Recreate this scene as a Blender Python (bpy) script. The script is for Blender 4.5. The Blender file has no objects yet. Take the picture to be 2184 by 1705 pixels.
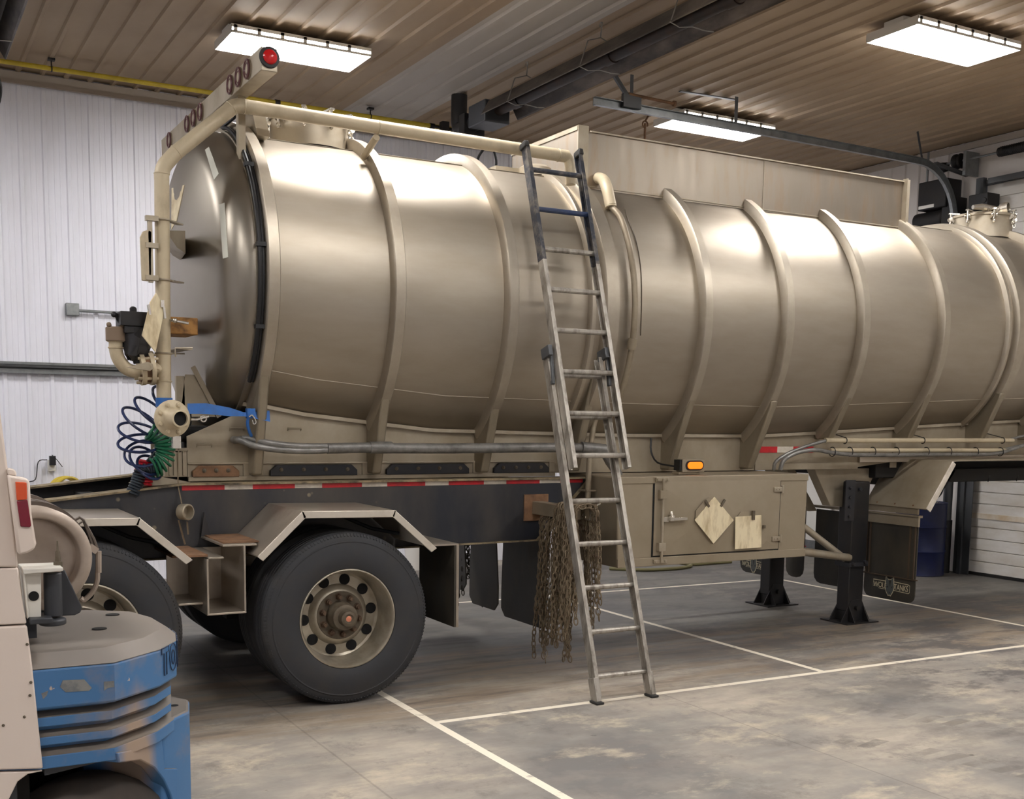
import bpy, math, random
import numpy as np
from mathutils import Vector, Matrix
from mathutils.bvhtree import BVHTree
random.seed(7)
R_ = math.radians
scene = bpy.context.scene
COL = scene.collection
# ------------------------------------------------------------------ camera
FPX, CX, CY, CAMZ = 2416., 1096., 1177., 1.75
YAW, PIT, ROL = map(R_, (29.23, -6.8, 0.83))
fw = Vector((math.sin(YAW)*math.cos(PIT), math.cos(YAW)*math.cos(PIT), math.sin(PIT)))
rt = fw.cross(Vector((0, 0, 1))).normalized(); up = rt.cross(fw)
rt2 = rt*math.cos(ROL) + up*math.sin(ROL); up2 = -rt*math.sin(ROL) + up*math.cos(ROL)
cam_d = bpy.data.cameras.new('camera'); cam = bpy.data.objects.new('camera', cam_d); COL.objects.link(cam)
m = Matrix((rt2, up2, -fw)).transposed().to_4x4(); m.translation = Vector((0, 0, CAMZ)); cam.matrix_world = m
cam_d.sensor_width = 36; cam_d.lens = FPX/2184*36
cam_d.shift_x = (1092-CX)/2184; cam_d.shift_y = (CY-852.5)/2184
cam_d.clip_start = .05; cam_d.clip_end = 200
scene.camera = cam
# ------------------------------------------------------------------ world and exposure
w = bpy.data.worlds.new('world'); scene.world = w; w.use_nodes = True
w.node_tree.nodes['Background'].inputs[0].default_value = (.75, .8, 1, 1)
w.node_tree.nodes['Background'].inputs[1].default_value = .03
scene.view_settings.view_transform = 'Standard'; scene.view_settings.look = 'None'
scene.view_settings.gamma = 1; scene.view_settings.use_curve_mapping = False
scene.view_settings.exposure = 0.12
LAMP = 46.0       # strength of every ceiling fixture's diffuser

def at(px, py, X=None, Y=None, Z=None):
    """point of the place seen at a photo pixel, on a plane of the building"""
    d = fw + rt2*((px-CX)/FPX) - up2*((py-CY)/FPX)
    if X is not None: t = X/d.x
    elif Y is not None: t = Y/d.y
    else: t = (Z-CAMZ)/d.z
    return Vector((0, 0, CAMZ)) + d*t
def ray(px, py): return (fw + rt2*((px-CX)/FPX) - up2*((py-CY)/FPX)).normalized()
# ------------------------------------------------------------------ materials
def sr(r, g, b):
    f = lambda c: (c/255/12.92) if c/255 <= .04045 else ((c/255+.055)/1.055)**2.4
    return (f(r), f(g), f(b), 1)
def nodes(name):
    mt = bpy.data.materials.new(name); mt.use_nodes = True
    nt = mt.node_tree; return mt, nt, nt.nodes['Principled BSDF']
def mapping(nt, scale):
    tc = nt.nodes.new('ShaderNodeTexCoord'); mp = nt.nodes.new('ShaderNodeMapping')
    mp.inputs['Scale'].default_value = scale; nt.links.new(tc.outputs['Object'], mp.inputs[0]); return mp
def noise(nt, vec, scale, detail=4, rough=.6):
    n = nt.nodes.new('ShaderNodeTexNoise'); n.inputs['Scale'].default_value = scale
    n.inputs['Detail'].default_value = detail; n.inputs['Roughness'].default_value = rough
    nt.links.new(vec, n.inputs['Vector']); return n
def ramp(nt, fac, stops):
    r = nt.nodes.new('ShaderNodeValToRGB'); e = r.color_ramp.elements
    while len(e) < len(stops): e.new(.5)
    for k, (p, c) in enumerate(stops): e[k].position = p; e[k].color = c
    nt.links.new(fac, r.inputs[0]); return r
def mix(nt, fac, a, b, mode='MIX'):
    mx = nt.nodes.new('ShaderNodeMix'); mx.data_type = 'RGBA'; mx.blend_type = mode
    for sock, v in ((mx.inputs[0], fac), (mx.inputs[6], a), (mx.inputs[7], b)):
        if hasattr(v, 'type') and hasattr(v, 'is_output'): nt.links.new(v, sock)
        else: sock.default_value = v
    return mx.outputs[2]
def math_(nt, op, a, b=None, c=None, clamp=False):
    n = nt.nodes.new('ShaderNodeMath'); n.operation = op; n.use_clamp = clamp
    for k, v in enumerate((a, b, c)):
        if v is None: continue
        if hasattr(v, 'is_output'): nt.links.new(v, n.inputs[k])
        else: n.inputs[k].default_value = v
    return n.outputs[0]
def mat(name, col, rough=.5, metal=0., dirt=None, amt=.5, scale=3., stretch=(1, 1, 1), bump=0., bscale=60., lo=.4, hi=.7, rvar=.12, aniso=0.):
    mt, nt, b = nodes(name)
    b.inputs['Roughness'].default_value = rough; b.inputs['Metallic'].default_value = metal
    b.inputs['Base Color'].default_value = col
    mp = mapping(nt, stretch)
    n1 = noise(nt, mp.outputs[0], scale, 6, .62)
    if dirt is not None:
        f = ramp(nt, n1.outputs['Fac'], [(lo, (0, 0, 0, 1)), (hi, (amt, amt, amt, 1))])
        nt.links.new(mix(nt, f.outputs[0], col, dirt), b.inputs['Base Color'])
    if rvar:
        nt.links.new(math_(nt, 'MULTIPLY_ADD', n1.outputs['Fac'], rvar*2, rough-rvar), b.inputs['Roughness'])
    if bump:
        n2 = noise(nt, mp.outputs[0], bscale, 3)
        bp = nt.nodes.new('ShaderNodeBump'); bp.inputs['Strength'].default_value = bump; bp.inputs['Distance'].default_value = .01
        nt.links.new(n2.outputs['Fac'], bp.inputs['Height']); nt.links.new(bp.outputs[0], b.inputs['Normal'])
    if aniso:
        b.inputs['Anisotropic'].default_value = aniso
    return mt
def emis(name, col, st):
    mt, nt, b = nodes(name); b.inputs['Base Color'].default_value = col
    b.inputs['Emission Color'].default_value = col; b.inputs['Emission Strength'].default_value = st; return mt
M = {}
M['tank'] = mat('brushed_aluminium_tank', sr(172, 163, 149), .47, .93, sr(146, 134, 116), .5, 2.0, (.6, 1, 2.4), lo=.35, hi=.75, rvar=.05)
M['head'] = mat('polished_tank_head', sr(150, 143, 132), .36, .88, sr(132, 122, 108), .4, 1.2, (1, 1, 1), rvar=.03)
M['rib'] = mat('rib_aluminium', sr(178, 169, 154), .44, .85, sr(150, 138, 120), .5, 4, rvar=.08)
M['alum'] = mat('dusty_aluminium', sr(176, 166, 148), .5, .55, sr(140, 126, 102), .7, 3, (1, 1, 1), bump=.04, bscale=30)
M['spill'] = mat('spill_box_sheet', sr(150, 140, 127), .42, .9, sr(150, 118, 82), .5, 3, (4, 4, .8), lo=.5, hi=.8)
M['gus'] = mat('gusset_sheet', sr(150, 140, 122), .5, .6, sr(120, 108, 88), .6, 3)
M['skirt'] = mat('dusty_skirt_sheet', sr(168, 157, 138), .55, .45, sr(132, 118, 94), .7, 2.4, (1, 1, .8), lo=.35, hi=.7)
M['beige'] = mat('beige_painted_pipe', sr(190, 176, 148), .5, .15, sr(112, 96, 74), .6, 5, (1, 1, .7), lo=.5, hi=.8, bump=.03)
M['dusty'] = mat('dusty_hose', sr(146, 134, 114), .55, .3, sr(112, 98, 78), .6, 5)
M['cab'] = mat('cabinet_aluminium', sr(158, 146, 126), .55, .45, sr(136, 122, 98), .6, 1.6)
M['bframe'] = mat('black_frame_paint', sr(34, 36, 42), .5, .1, sr(72, 62, 48), .5, 2.5, (1, 1, .6), lo=.45, hi=.8, bump=.05, bscale=40)
M['black'] = mat('black_steel', sr(26, 26, 28), .5, .2, sr(52, 44, 36), .4, 8, bump=.05)
M['dark'] = mat('dark_underside', sr(20, 19, 18), .8, 0, sr(40, 34, 27), .6, 4)
M['rubber'] = mat('tire_rubber', sr(42, 43, 46), .72, 0, sr(66, 60, 52), .45, 6, lo=.45, hi=.75, bump=.04)
M['flap'] = mat('mud_flap_rubber', sr(46, 44, 40), .6, 0, sr(82, 74, 58), .75, 2.2, (1, 1.2, .5), lo=.4, hi=.75)
M['lip'] = mat('lit_fender_lip', sr(206, 198, 184), .4, .5, sr(150, 132, 108), .5, 6, lo=.5, hi=.8)  # light falling on the lip is put into its paler colour
M['fend'] = mat('fender_aluminium', sr(176, 166, 152), .38, .75, sr(120, 104, 84), .5, 3.5, lo=.5, hi=.8)
M['wheel'] = mat('wheel_aluminium', sr(174, 166, 150), .42, .6, sr(118, 106, 86), .7, 5, lo=.4, hi=.7)
M['hub'] = mat('hub_rusty', sr(102, 93, 78), .6, .3, sr(76, 62, 48), .8, 14)
M['nut'] = mat('rusty_lug_nut', sr(96, 76, 58), .7, .3, sr(66, 46, 34), .8, 30)
M['dframe'] = mat('grimy_frame_strip', sr(84, 70, 56), .7, .2)
M['rust'] = mat('rusty_steel', sr(132, 98, 70), .8, .1, sr(80, 58, 44), .8, 9, bump=.1)
M['wood'] = mat('rusty_wood_block', sr(160, 116, 62), .8, 0, sr(70, 46, 28), .9, 16)
M['chain'] = mat('dusty_chain_steel', sr(132, 118, 96), .65, .35, sr(96, 76, 56), .8, 20)
M['chaind'] = mat('dark_chain_steel', sr(60, 54, 46), .65, .5)
M['ladder'] = mat('ladder_aluminium', sr(176, 170, 160), .45, .6, sr(92, 84, 74), .8, 9, (2, 2, .7), lo=.45, hi=.7)
M['ladderb'] = mat('blue_paint_on_ladder', sr(54, 57, 66), .5, .35, sr(120, 114, 106), .8, 12, lo=.45, hi=.62)
M['ladderc'] = mat('blue_painted_rung', sr(36, 52, 86), .5, .2, sr(80, 84, 92), .6, 12)
M['lrub'] = mat('ladder_foot_rubber', sr(40, 38, 36), .8)
M['hose'] = mat('grey_taped_hose', sr(128, 126, 122), .38, .35, sr(74, 72, 68), .7, 14, (1, 1, 1), bump=.25, bscale=40)
M['blueh'] = mat('navy_coil_hose', sr(30, 44, 82), .35)
M['darkh'] = mat('black_coil_hose', sr(40, 48, 56), .4)
M['greenh'] = mat('green_coil_hose', sr(22, 92, 62), .35)
M['redh'] = mat('red_coil_hose', sr(196, 26, 46), .35)
M['strap'] = mat('blue_strap', sr(36, 100, 176), .6, 0, sr(60, 84, 120), .5, 20)
M['redt'] = mat('red_reflective_tape', sr(200, 34, 44), .4, 0, sr(120, 40, 36), .6, 12)
M['whitet'] = mat('white_reflective_tape', sr(214, 206, 192), .45, 0, sr(150, 138, 116), .6, 12)
M['decal'] = mat('white_head_tape', sr(212, 212, 200), .4, 0)
M['plac'] = mat('blank_placard', sr(226, 212, 178), .6, .1, sr(150, 122, 76), .8, 5, (3, 1, 1), lo=.45, hi=.75)
M['amber'] = emis('amber_lens', sr(255, 130, 20), .9)
M['redl'] = mat('red_lamp_lens', sr(200, 24, 28), .25)
M['redd'] = mat('dull_lamp_lens', sr(96, 60, 62), .35)
M['copper'] = mat('copper_plug', sr(220, 140, 110), .4, .6)
M['hole'] = mat('dark_hole', sr(10, 10, 10), .9, rvar=0)
M['cable'] = mat('black_cable', sr(22, 22, 24), .5)
M['wiremesh'] = mat('zinc_wire', sr(150, 146, 138), .4, .8)
M['galv'] = mat('galvanised_track', sr(148, 152, 154), .4, .8, sr(96, 98, 98), .5, 8)
M['heater'] = mat('heater_reflector', sr(104, 92, 80), .45, .5, sr(34, 28, 24), .9, 4, (1, .4, 1), lo=.3, hi=.6)
M['tube'] = mat('sooty_heater_tube', sr(34, 28, 26), .6, .3, sr(76, 52, 36), .5, 6)
M['steeld'] = mat('dark_galvanised', sr(90, 92, 94), .5, .5)
M['yellow'] = mat('yellow_gas_pipe', sr(200, 176, 50), .45, 0, sr(140, 118, 40), .5, 8)
M['lamp'] = emis('fluorescent_diffuser', (1.0, .975, .965, 1), LAMP)
M['lamph'] = mat('white_fixture_metal', sr(214, 210, 200), .5)
M['drum'] = mat('navy_drum', sr(22, 34, 84), .4, .1, sr(30, 34, 50), .6, 4)
M['door'] = mat('overhead_door_panel', sr(226, 222, 216), .5, 0, sr(190, 178, 158), .6, 2.5, (1, 1, 3), lo=.4, hi=.75)
M['doorr'] = mat('rust_stain_band', sr(204, 180, 146), .7, 0, sr(222, 214, 200), .9, 6, lo=.3, hi=.6)
M['white'] = mat('white_plastic', sr(224, 222, 216), .45)
M['fwhite'] = mat('forklift_white_paint', sr(222, 208, 196), .5, 0, sr(176, 156, 140), .5, 2.5, (1, 1, .6), lo=.5, hi=.85, bump=.02)
def forklift_blue():
    mt, nt, b = nodes('worn_blue_counterweight'); b.inputs['Roughness'].default_value = .55
    tc = nt.nodes.new('ShaderNodeTexCoord'); geo = nt.nodes.new('ShaderNodeNewGeometry')
    n1 = noise(nt, tc.outputs['Object'], 3.2, 6, .65); n2 = noise(nt, tc.outputs['Object'], 16, 5, .6)
    dust = ramp(nt, n1.outputs['Fac'], [(.52, (0, 0, 0, 1)), (.68, (.65, .65, .65, 1))])
    c = mix(nt, dust.outputs[0], sr(66, 112, 158), sr(140, 126, 112))
    sxo = nt.nodes.new('ShaderNodeSeparateXYZ'); nt.links.new(tc.outputs['Object'], sxo.inputs[0])
    st_ = math_(nt, 'SUBTRACT', 1., math_(nt, 'MULTIPLY', math_(nt, 'ABSOLUTE', math_(nt, 'SUBTRACT', sxo.outputs[0], .62)), 9.), clamp=True)
    st_ = math_(nt, 'MULTIPLY', st_, math_(nt, 'MULTIPLY', math_(nt, 'SUBTRACT', 1.12, sxo.outputs[2]), 2.6, clamp=True))
    st_ = ramp(nt, math_(nt, 'MULTIPLY', st_, math_(nt, 'ADD', n1.outputs['Fac'], .45)), [(.3, (0, 0, 0, 1)), (.62, (.85, .85, .85, 1))]).outputs[0]
    c = mix(nt, st_, c, sr(168, 142, 114))
    chips = ramp(nt, n2.outputs['Fac'], [(.70, (0, 0, 0, 1)), (.73, (1, 1, 1, 1))])
    c = mix(nt, chips.outputs[0], c, sr(190, 170, 150))
    sx = nt.nodes.new('ShaderNodeSeparateXYZ'); nt.links.new(geo.outputs['True Normal'], sx.inputs[0])
    topf = ramp(nt, math_(nt, 'MULTIPLY_ADD', n1.outputs['Fac'], .5, math_(nt, 'MULTIPLY_ADD', sx.outputs[2], .8, -.15)), [(.42, (0, 0, 0, 1)), (.6, (.96, .96, .96, 1))])
    c = mix(nt, topf.outputs[0], c, sr(118, 108, 97))       # settled dust on upward faces
    nt.links.new(c, b.inputs['Base Color']); return mt
M['fblue'] = forklift_blue()
M['fdark'] = mat('forklift_dark_grey', sr(54, 56, 60), .5, .1)
M['lpg'] = mat('lpg_tank_paint', sr(178, 164, 150), .45, .3, sr(130, 116, 102), .6, 4)
M['lpgb'] = mat('tank_strap_steel', sr(110, 100, 92), .5, .4, sr(80, 70, 60), .6, 6)
M['taill'] = mat('tail_light_red', sr(120, 26, 44), .25)
M['tailo'] = mat('tail_light_orange', sr(214, 84, 40), .25)
M['ftire'] = mat('forklift_tire', sr(66, 60, 56), .8, 0, sr(96, 86, 76), .6, 5)
M['scuff'] = mat('scraped_metal', sr(138, 138, 134), .6, .2, sr(92, 98, 106), .8, 30)
M['letter'] = mat('dark_letter_outline', sr(30, 48, 74), .6)
M['logo'] = mat('cream_print', sr(206, 196, 164), .6)
M['logog'] = mat('grey_print', sr(84, 88, 86), .6)
M['silver'] = mat('chrome_part', sr(210, 204, 192), .25, .9)

def wall_mat(name, col, dirtc, amt):
    return mat(name, col, .42, 0, dirtc, amt, 1.6, (1, 1, .35), lo=.45, hi=.8, rvar=.08)
M['wallb'] = wall_mat('white_ribbed_steel', sr(230, 231, 240), sr(196, 192, 192), .35)
M['wallr'] = wall_mat('white_steel_right', sr(220, 215, 211), sr(168, 158, 146), .4)
def ceil_mat():
    mt, nt, b = nodes('stained_ceiling_steel'); b.inputs['Roughness'].default_value = .62; b.inputs['Specular IOR Level'].default_value = .3
    tc = nt.nodes.new('ShaderNodeTexCoord'); sx = nt.nodes.new('ShaderNodeSeparateXYZ'); nt.links.new(tc.outputs['Object'], sx.inputs[0])
    n1 = noise(nt, mapping(nt, (1, .5, 1)).outputs[0], 1.1, 6)
    c = mix(nt, ramp(nt, n1.outputs['Fac'], [(.35, (0, 0, 0, 1)), (.7, (.6, .6, .6, 1))]).outputs[0], sr(162, 143, 119), sr(130, 108, 84))
    u = math_(nt, 'COMPARE', sx.outputs[0], 4.83, .40)       # one replaced, still pale run of sheets beside the heater
    c = mix(nt, math_(nt, 'MULTIPLY', u, .8), c, sr(176, 172, 166))
    nt.links.new(c, b.inputs['Base Color']); return mt
M['ceil'] = ceil_mat()
M['trim'] = mat('trim_steel', sr(168, 158, 146), .5)

def floor_mat():
    mt, nt, b = nodes('stained_concrete_floor')
    tc = nt.nodes.new('ShaderNodeTexCoord'); P = tc.outputs['Object']
    sx = nt.nodes.new('ShaderNodeSeparateXYZ'); nt.links.new(P, sx.inputs[0]); X, Y = sx.outputs[0], sx.outputs[1]
    def N(scale, st, d=6, r=.62):
        mp = mapping(nt, st); return noise(nt, mp.outputs[0], scale, d, r).outputs['Fac']
    a = N(.75, (1, 1, 1)); c = ramp(nt, a, [(.36, sr(112, 109, 106)), (.47, sr(142, 136, 128)), (.60, sr(172, 162, 147))]).outputs[0]
    s2 = N(3.2, (.55, 1.5, 1), 8, .7)
    c = mix(nt, ramp(nt, s2, [(.42, (0, 0, 0, 1)), (.66, (.6, .6, .6, 1))]).outputs[0], c, sr(126, 118, 112))
    s3 = N(2.0, (.8, 1.3, 1), 8, .72)
    c = mix(nt, ramp(nt, s3, [(.54, (0, 0, 0, 1)), (.68, (.7, .7, .7, 1))]).outputs[0], c, sr(198, 184, 160))
    def band(v, lo, hi, soft):
        u = math_(nt, 'SUBTRACT', v, lo); u = math_(nt, 'DIVIDE', u, soft, clamp=True)
        q = math_(nt, 'SUBTRACT', hi, v); q = math_(nt, 'DIVIDE', q, soft, clamp=True)
        return math_(nt, 'MULTIPLY', u, q)
    # under the trailer the slab is painted dark for wet and shade, with rust-brown wheel tracks along X
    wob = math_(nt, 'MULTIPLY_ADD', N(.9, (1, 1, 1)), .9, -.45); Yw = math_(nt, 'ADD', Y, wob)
    wet_shade = math_(nt, 'MULTIPLY', band(Yw, 6.2, 11.6, .5), math_(nt, 'MULTIPLY_ADD', N(1.3, (.5, 1.5, 1)), .8, .35, clamp=True))
    c = mix(nt, wet_shade, c, sr(92, 90, 86))
    strk = N(1.9, (.3, 2.4, 1), 8, .7)
    tr = math_(nt, 'MULTIPLY', band(Yw, 5.7, 7.6, .3), ramp(nt, strk, [(.42, (0, 0, 0, 1)), (.58, (.75, .75, .75, 1))]).outputs[0])
    c = mix(nt, tr, c, sr(132, 114, 94))
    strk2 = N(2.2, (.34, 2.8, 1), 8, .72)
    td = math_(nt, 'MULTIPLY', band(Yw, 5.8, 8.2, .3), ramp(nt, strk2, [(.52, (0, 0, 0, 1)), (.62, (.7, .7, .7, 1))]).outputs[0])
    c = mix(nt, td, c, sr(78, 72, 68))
    # blotches of black tyre dirt toward the right foreground
    s4 = N(1.25, (1, 1.5, 1), 8, .75); fg = band(X, 4.4, 12, 2.2)
    c = mix(nt, math_(nt, 'MULTIPLY', fg, ramp(nt, s4, [(.49, (0, 0, 0, 1)), (.57, (.85, .85, .85, 1))]).outputs[0]), c, sr(88, 84, 82))
    s5 = N(1.7, (1.2, 1, 1), 9, .78)
    c = mix(nt, ramp(nt, s5, [(.53, (0, 0, 0, 1)), (.62, (.6, .6, .6, 1))]).outputs[0], c, sr(104, 99, 95))
    sp = N(7.5, (1, 1, 1), 3, .5)
    c = mix(nt, ramp(nt, sp, [(.74, (0, 0, 0, 1)), (.78, (.8, .8, .8, 1))]).outputs[0], c, sr(58, 48, 40))
    # rubber tread prints curving through the right foreground
    for (cx_, cy_, rad) in ((3.2, 3.2, 2.55), (2.6, 3.0, 2.45)):
        dx = math_(nt, 'SUBTRACT', X, cx_); dy = math_(nt, 'SUBTRACT', Y, cy_)
        rr = math_(nt, 'SQRT', math_(nt, 'ADD', math_(nt, 'MULTIPLY', dx, dx), math_(nt, 'MULTIPLY', dy, dy)))
        an = math_(nt, 'ARCTAN2', dy, dx)
        st_ = math_(nt, 'GREATER_THAN', math_(nt, 'SINE', math_(nt, 'MULTIPLY_ADD', an, 110., math_(nt, 'MULTIPLY', rr, 14.))), -.1)
        bd = math_(nt, 'MULTIPLY', math_(nt, 'COMPARE', rr, rad, .10), band(an, -.3, .85, .3))
        c = mix(nt, math_(nt, 'MULTIPLY', math_(nt, 'MULTIPLY', bd, st_), ramp(nt, s3, [(.42, (0, 0, 0, 1)), (.6, (.6, .6, .6, 1))]).outputs[0]), c, sr(86, 80, 76))
    # saw-cut joints
    cut = None
    for (v, p, lo, hi, o) in ((X, 1.98, -3, 11, Y), (X, 4.30, -3, 6, Y), (Y, 7.9, 0, 11, X)):
        l = math_(nt, 'MULTIPLY', math_(nt, 'COMPARE', v, p, .006), band(o, lo, hi, .05)); cut = l if cut is None else math_(nt, 'MAXIMUM', cut, l)
    c = mix(nt, math_(nt, 'MULTIPLY', cut, .28), c, sr(60, 56, 52))
    # worn cream painted bay lines
    ln = None
    for (v, p, lo, hi, o) in ((Y, 5.742, 2.70, 10.9, X), (Y, 9.455, 2.70, 8.65, X), (X, 2.70, 2.0, 9.45, Y), (X, 5.722, 5.74, 9.45, Y), (X, 8.652, 5.74, 9.48, Y)):
        l = math_(nt, 'MULTIPLY', math_(nt, 'COMPARE', v, p, .026), band(o, lo, hi, .01)); ln = l if ln is None else math_(nt, 'MAXIMUM', ln, l)
    wear = ramp(nt, N(9, (1, 1, 1), 5, .6), [(.3, (.35, .35, .35, 1)), (.42, (.92, .92, .92, 1))]).outputs[0]
    c = mix(nt, math_(nt, 'MULTIPLY', ln, wear), c, sr(236, 226, 206))
    nt.links.new(c, b.inputs['Base Color'])
    nt.links.new(math_(nt, 'MULTIPLY_ADD', s2, .35, .38), b.inputs['Roughness'])
    b.inputs['Specular IOR Level'].default_value = .35
    bp = nt.nodes.new('ShaderNodeBump'); bp.inputs['Strength'].default_value = .12; bp.inputs['Distance'].default_value = .01
    nt.links.new(s3, bp.inputs['Height']); nt.links.new(bp.outputs[0], b.inputs['Normal'])
    return mt
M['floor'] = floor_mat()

def beam_mat():
    mt, nt, b = nodes('chipped_black_beam'); b.inputs['Roughness'].default_value = .45
    n1 = noise(nt, mapping(nt, (1, 1, .4)).outputs[0], 2.2, 6); v = nt.nodes.new('ShaderNodeTexVoronoi'); v.inputs['Scale'].default_value = 9
    nt.links.new(mapping(nt, (1, 1, 1)).outputs[0], v.inputs['Vector'])
    c = mix(nt, ramp(nt, n1.outputs['Fac'], [(.42, (0, 0, 0, 1)), (.7, (.7, .7, .7, 1))]).outputs[0], sr(33, 36, 43), sr(78, 72, 64))
    sp = ramp(nt, v.outputs['Distance'], [(.12, (.8, .8, .8, 1)), (.17, (0, 0, 0, 1))]).outputs[0]
    n3 = noise(nt, mapping(nt, (1, 1, 1)).outputs[0], 1.5, 3)
    sp = math_(nt, 'MULTIPLY', sp, ramp(nt, n3.outputs['Fac'], [(.5, (0, 0, 0, 1)), (.6, (1, 1, 1, 1))]).outputs[0])
    nt.links.new(mix(nt, sp, c, sr(150, 138, 112)), b.inputs['Base Color']); return mt
M['beam'] = beam_mat()
# ------------------------------------------------------------------ mesh builder
class MB:
    def __init__(s): s.v = []; s.f = []; s.m = []; s.mi = 0
    def add(s, vs, fs):
        o = len(s.v); s.v += [tuple(v) for v in vs]; s.f += [tuple(o+i for i in f) for f in fs]; s.m += [s.mi]*len(fs); return s
    def box(s, x0, x1, y0, y1, z0, z1):
        if x0 > x1: x0, x1 = x1, x0
        if y0 > y1: y0, y1 = y1, y0
        if z0 > z1: z0, z1 = z1, z0
        return s.add([(x0,y0,z0),(x1,y0,z0),(x1,y1,z0),(x0,y1,z0),(x0,y0,z1),(x1,y0,z1),(x1,y1,z1),(x0,y1,z1)],
                     [(0,3,2,1),(4,5,6,7),(0,1,5,4),(1,2,6,5),(2,3,7,6),(3,0,4,7)])
    def prism(s, poly, vec):
        n = len(poly); vec = Vector(vec); P = [Vector(p) for p in poly]
        nrm = Vector((0, 0, 0))
        for i in range(n): nrm += P[i].cross(P[(i+1) % n])
        if nrm.dot(vec) > 0: P.reverse()
        return s.add(P+[p+vec for p in P], [tuple(range(n)), tuple(range(2*n-1, n-1, -1))] + [(i, i+n, (i+1) % n+n, (i+1) % n) for i in range(n)])
    def bar(s, p, q, w, h, upv=(0, 0, 1)):
        p, q = Vector(p), Vector(q); d = (q-p).normalized(); u = Vector(upv)
        if abs(d.dot(u)) > .98: u = Vector((0, 1, 0))
        sd = d.cross(u).normalized(); u = sd.cross(d)
        c = [sd*a*w/2+u*b_*h/2 for a, b_ in ((-1, -1), (1, -1), (1, 1), (-1, 1))]
        return s.add([p+k for k in c]+[q+k for k in c], [(0,1,2,3),(7,6,5,4),(0,4,5,1),(1,5,6,2),(2,6,7,3),(3,7,4,0)])
    def tube(s, pts, r, seg=10, cap=True, smooth=0):
        P = [Vector(p) for p in pts]
        if smooth:
            Q = []
            E_ = [2*P[0]-P[1]]+P+[2*P[-1]-P[-2]]
            for i in range(1, len(E_)-2):
                a, b_, c, d = E_[i-1:i+3]
                for k in range(smooth):
                    t = k/smooth
                    Q.append(.5*((2*b_)+(c-a)*t+(2*a-5*b_+4*c-d)*t*t+(3*b_-a-3*c+d)*t**3))
            P = Q+[P[-1]]
        n = len(P); rr = r if isinstance(r, (list, tuple)) else [r]*n
        T = [(P[min(i+1, n-1)]-P[max(i-1, 0)]).normalized() for i in range(n)]
        u = Vector((0, 0, 1)) if abs(T[0].z) < .9 else Vector((1, 0, 0))
        u = (u-T[0]*u.dot(T[0])).normalized(); vs = []; fs = []
        for i in range(n):
            u = (u-T[i]*u.dot(T[i])).normalized(); w_ = T[i].cross(u)
            for k in range(seg):
                a = 2*math.pi*k/seg; vs.append(P[i]+(u*math.cos(a)+w_*math.sin(a))*rr[i])
        for i in range(n-1):
            for k in range(seg):
                a, b_ = i*seg+k, i*seg+(k+1) % seg; fs.append((a, b_, b_+seg, a+seg))
        if cap: fs += [tuple(range(seg))[::-1], tuple((n-1)*seg+k for k in range(seg))]
        return s.add(vs, fs)
    def cyl(s, p, q, r, seg=20): return s.tube([p, q], r, seg)
    def lathe(s, o, ax, prof, seg=48, start=(0, 0, 1)):
        o, ax = Vector(o), Vector(ax).normalized(); u = Vector(start)
        if abs(ax.dot(u)) > .95: u = Vector((1, 0, 0))
        u = (u-ax*u.dot(ax)).normalized(); w_ = ax.cross(u); vs = []; fs = []
        for (a, r) in prof:
            for k in range(seg):
                t = 2*math.pi*k/seg; vs.append(o+ax*a+(u*math.cos(t)+w_*math.sin(t))*r)
        for i in range(len(prof)-1):
            for k in range(seg):
                a, b_ = i*seg+k, i*seg+(k+1) % seg; fs.append((a, b_, b_+seg, a+seg))
        if 1e-4 < prof[0][1] < .09: fs.append(tuple(range(seg))[::-1])
        if 1e-4 < prof[-1][1] < .09: fs.append(tuple((len(prof)-1)*seg+k for k in range(seg)))
        return s.add(vs, fs)
    def sphere(s, c, r, seg=12):
        return s.lathe(c, (0, 0, 1), [(-r*math.cos(math.pi*i/8), max(1e-5, r*math.sin(math.pi*i/8))) for i in range(9)], seg)
    def ring(s, c, ax, R, r, seg=20, ms=6, a0=0, a1=360):
        c, ax = Vector(c), Vector(ax).normalized(); u = Vector((0, 0, 1)) if abs(ax.z) < .9 else Vector((1, 0, 0))
        u = (u-ax*u.dot(ax)).normalized(); w_ = ax.cross(u)
        pts = [c+(u*math.cos(R_(a0+(a1-a0)*k/seg))+w_*math.sin(R_(a0+(a1-a0)*k/seg)))*R for k in range(seg+1)]
        return s.tube(pts, r, ms, cap=(a1-a0) < 360)
    def build(s, name, mt, parent=None, bevel=0, smooth=True, ang=35, bseg=2):
        me = bpy.data.meshes.new(name); me.from_pydata(s.v, [], s.f); me.validate(clean_customdata=False)
        for q in (mt if isinstance(mt, (list, tuple)) else [mt]): me.materials.append(M[q] if isinstance(q, str) else q)
        if isinstance(mt, (list, tuple)) and len(me.polygons) == len(s.m): me.polygons.foreach_set('material_index', s.m)
        if smooth:
            me.polygons.foreach_set('use_smooth', [True]*len(me.polygons)); me.set_sharp_from_angle(angle=R_(ang))
        me.update()
        o = bpy.data.objects.new(name, me); COL.objects.link(o)
        if parent: o.parent = parent
        if bevel:
            b = o.modifiers.new('bevel', 'BEVEL'); b.width = bevel; b.segments = bseg; b.limit_method = 'ANGLE'; b.angle_limit = R_(40); b.harden_normals = False
        return o
def tag(o, label, cat, group=None, kind=None):
    o['label'] = label
    if cat: o['category'] = cat
    if group: o['group'] = group
    if kind: o['kind'] = kind
    return o
def thing(name, loc, label, cat, group=None):
    """Empty; parts are built in world coordinates, so the offset is undone on each child"""
    o = bpy.data.objects.new(name, None); COL.objects.link(o); o.location = loc; o.empty_display_size = .1
    return tag(o, label, cat, group)
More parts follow.
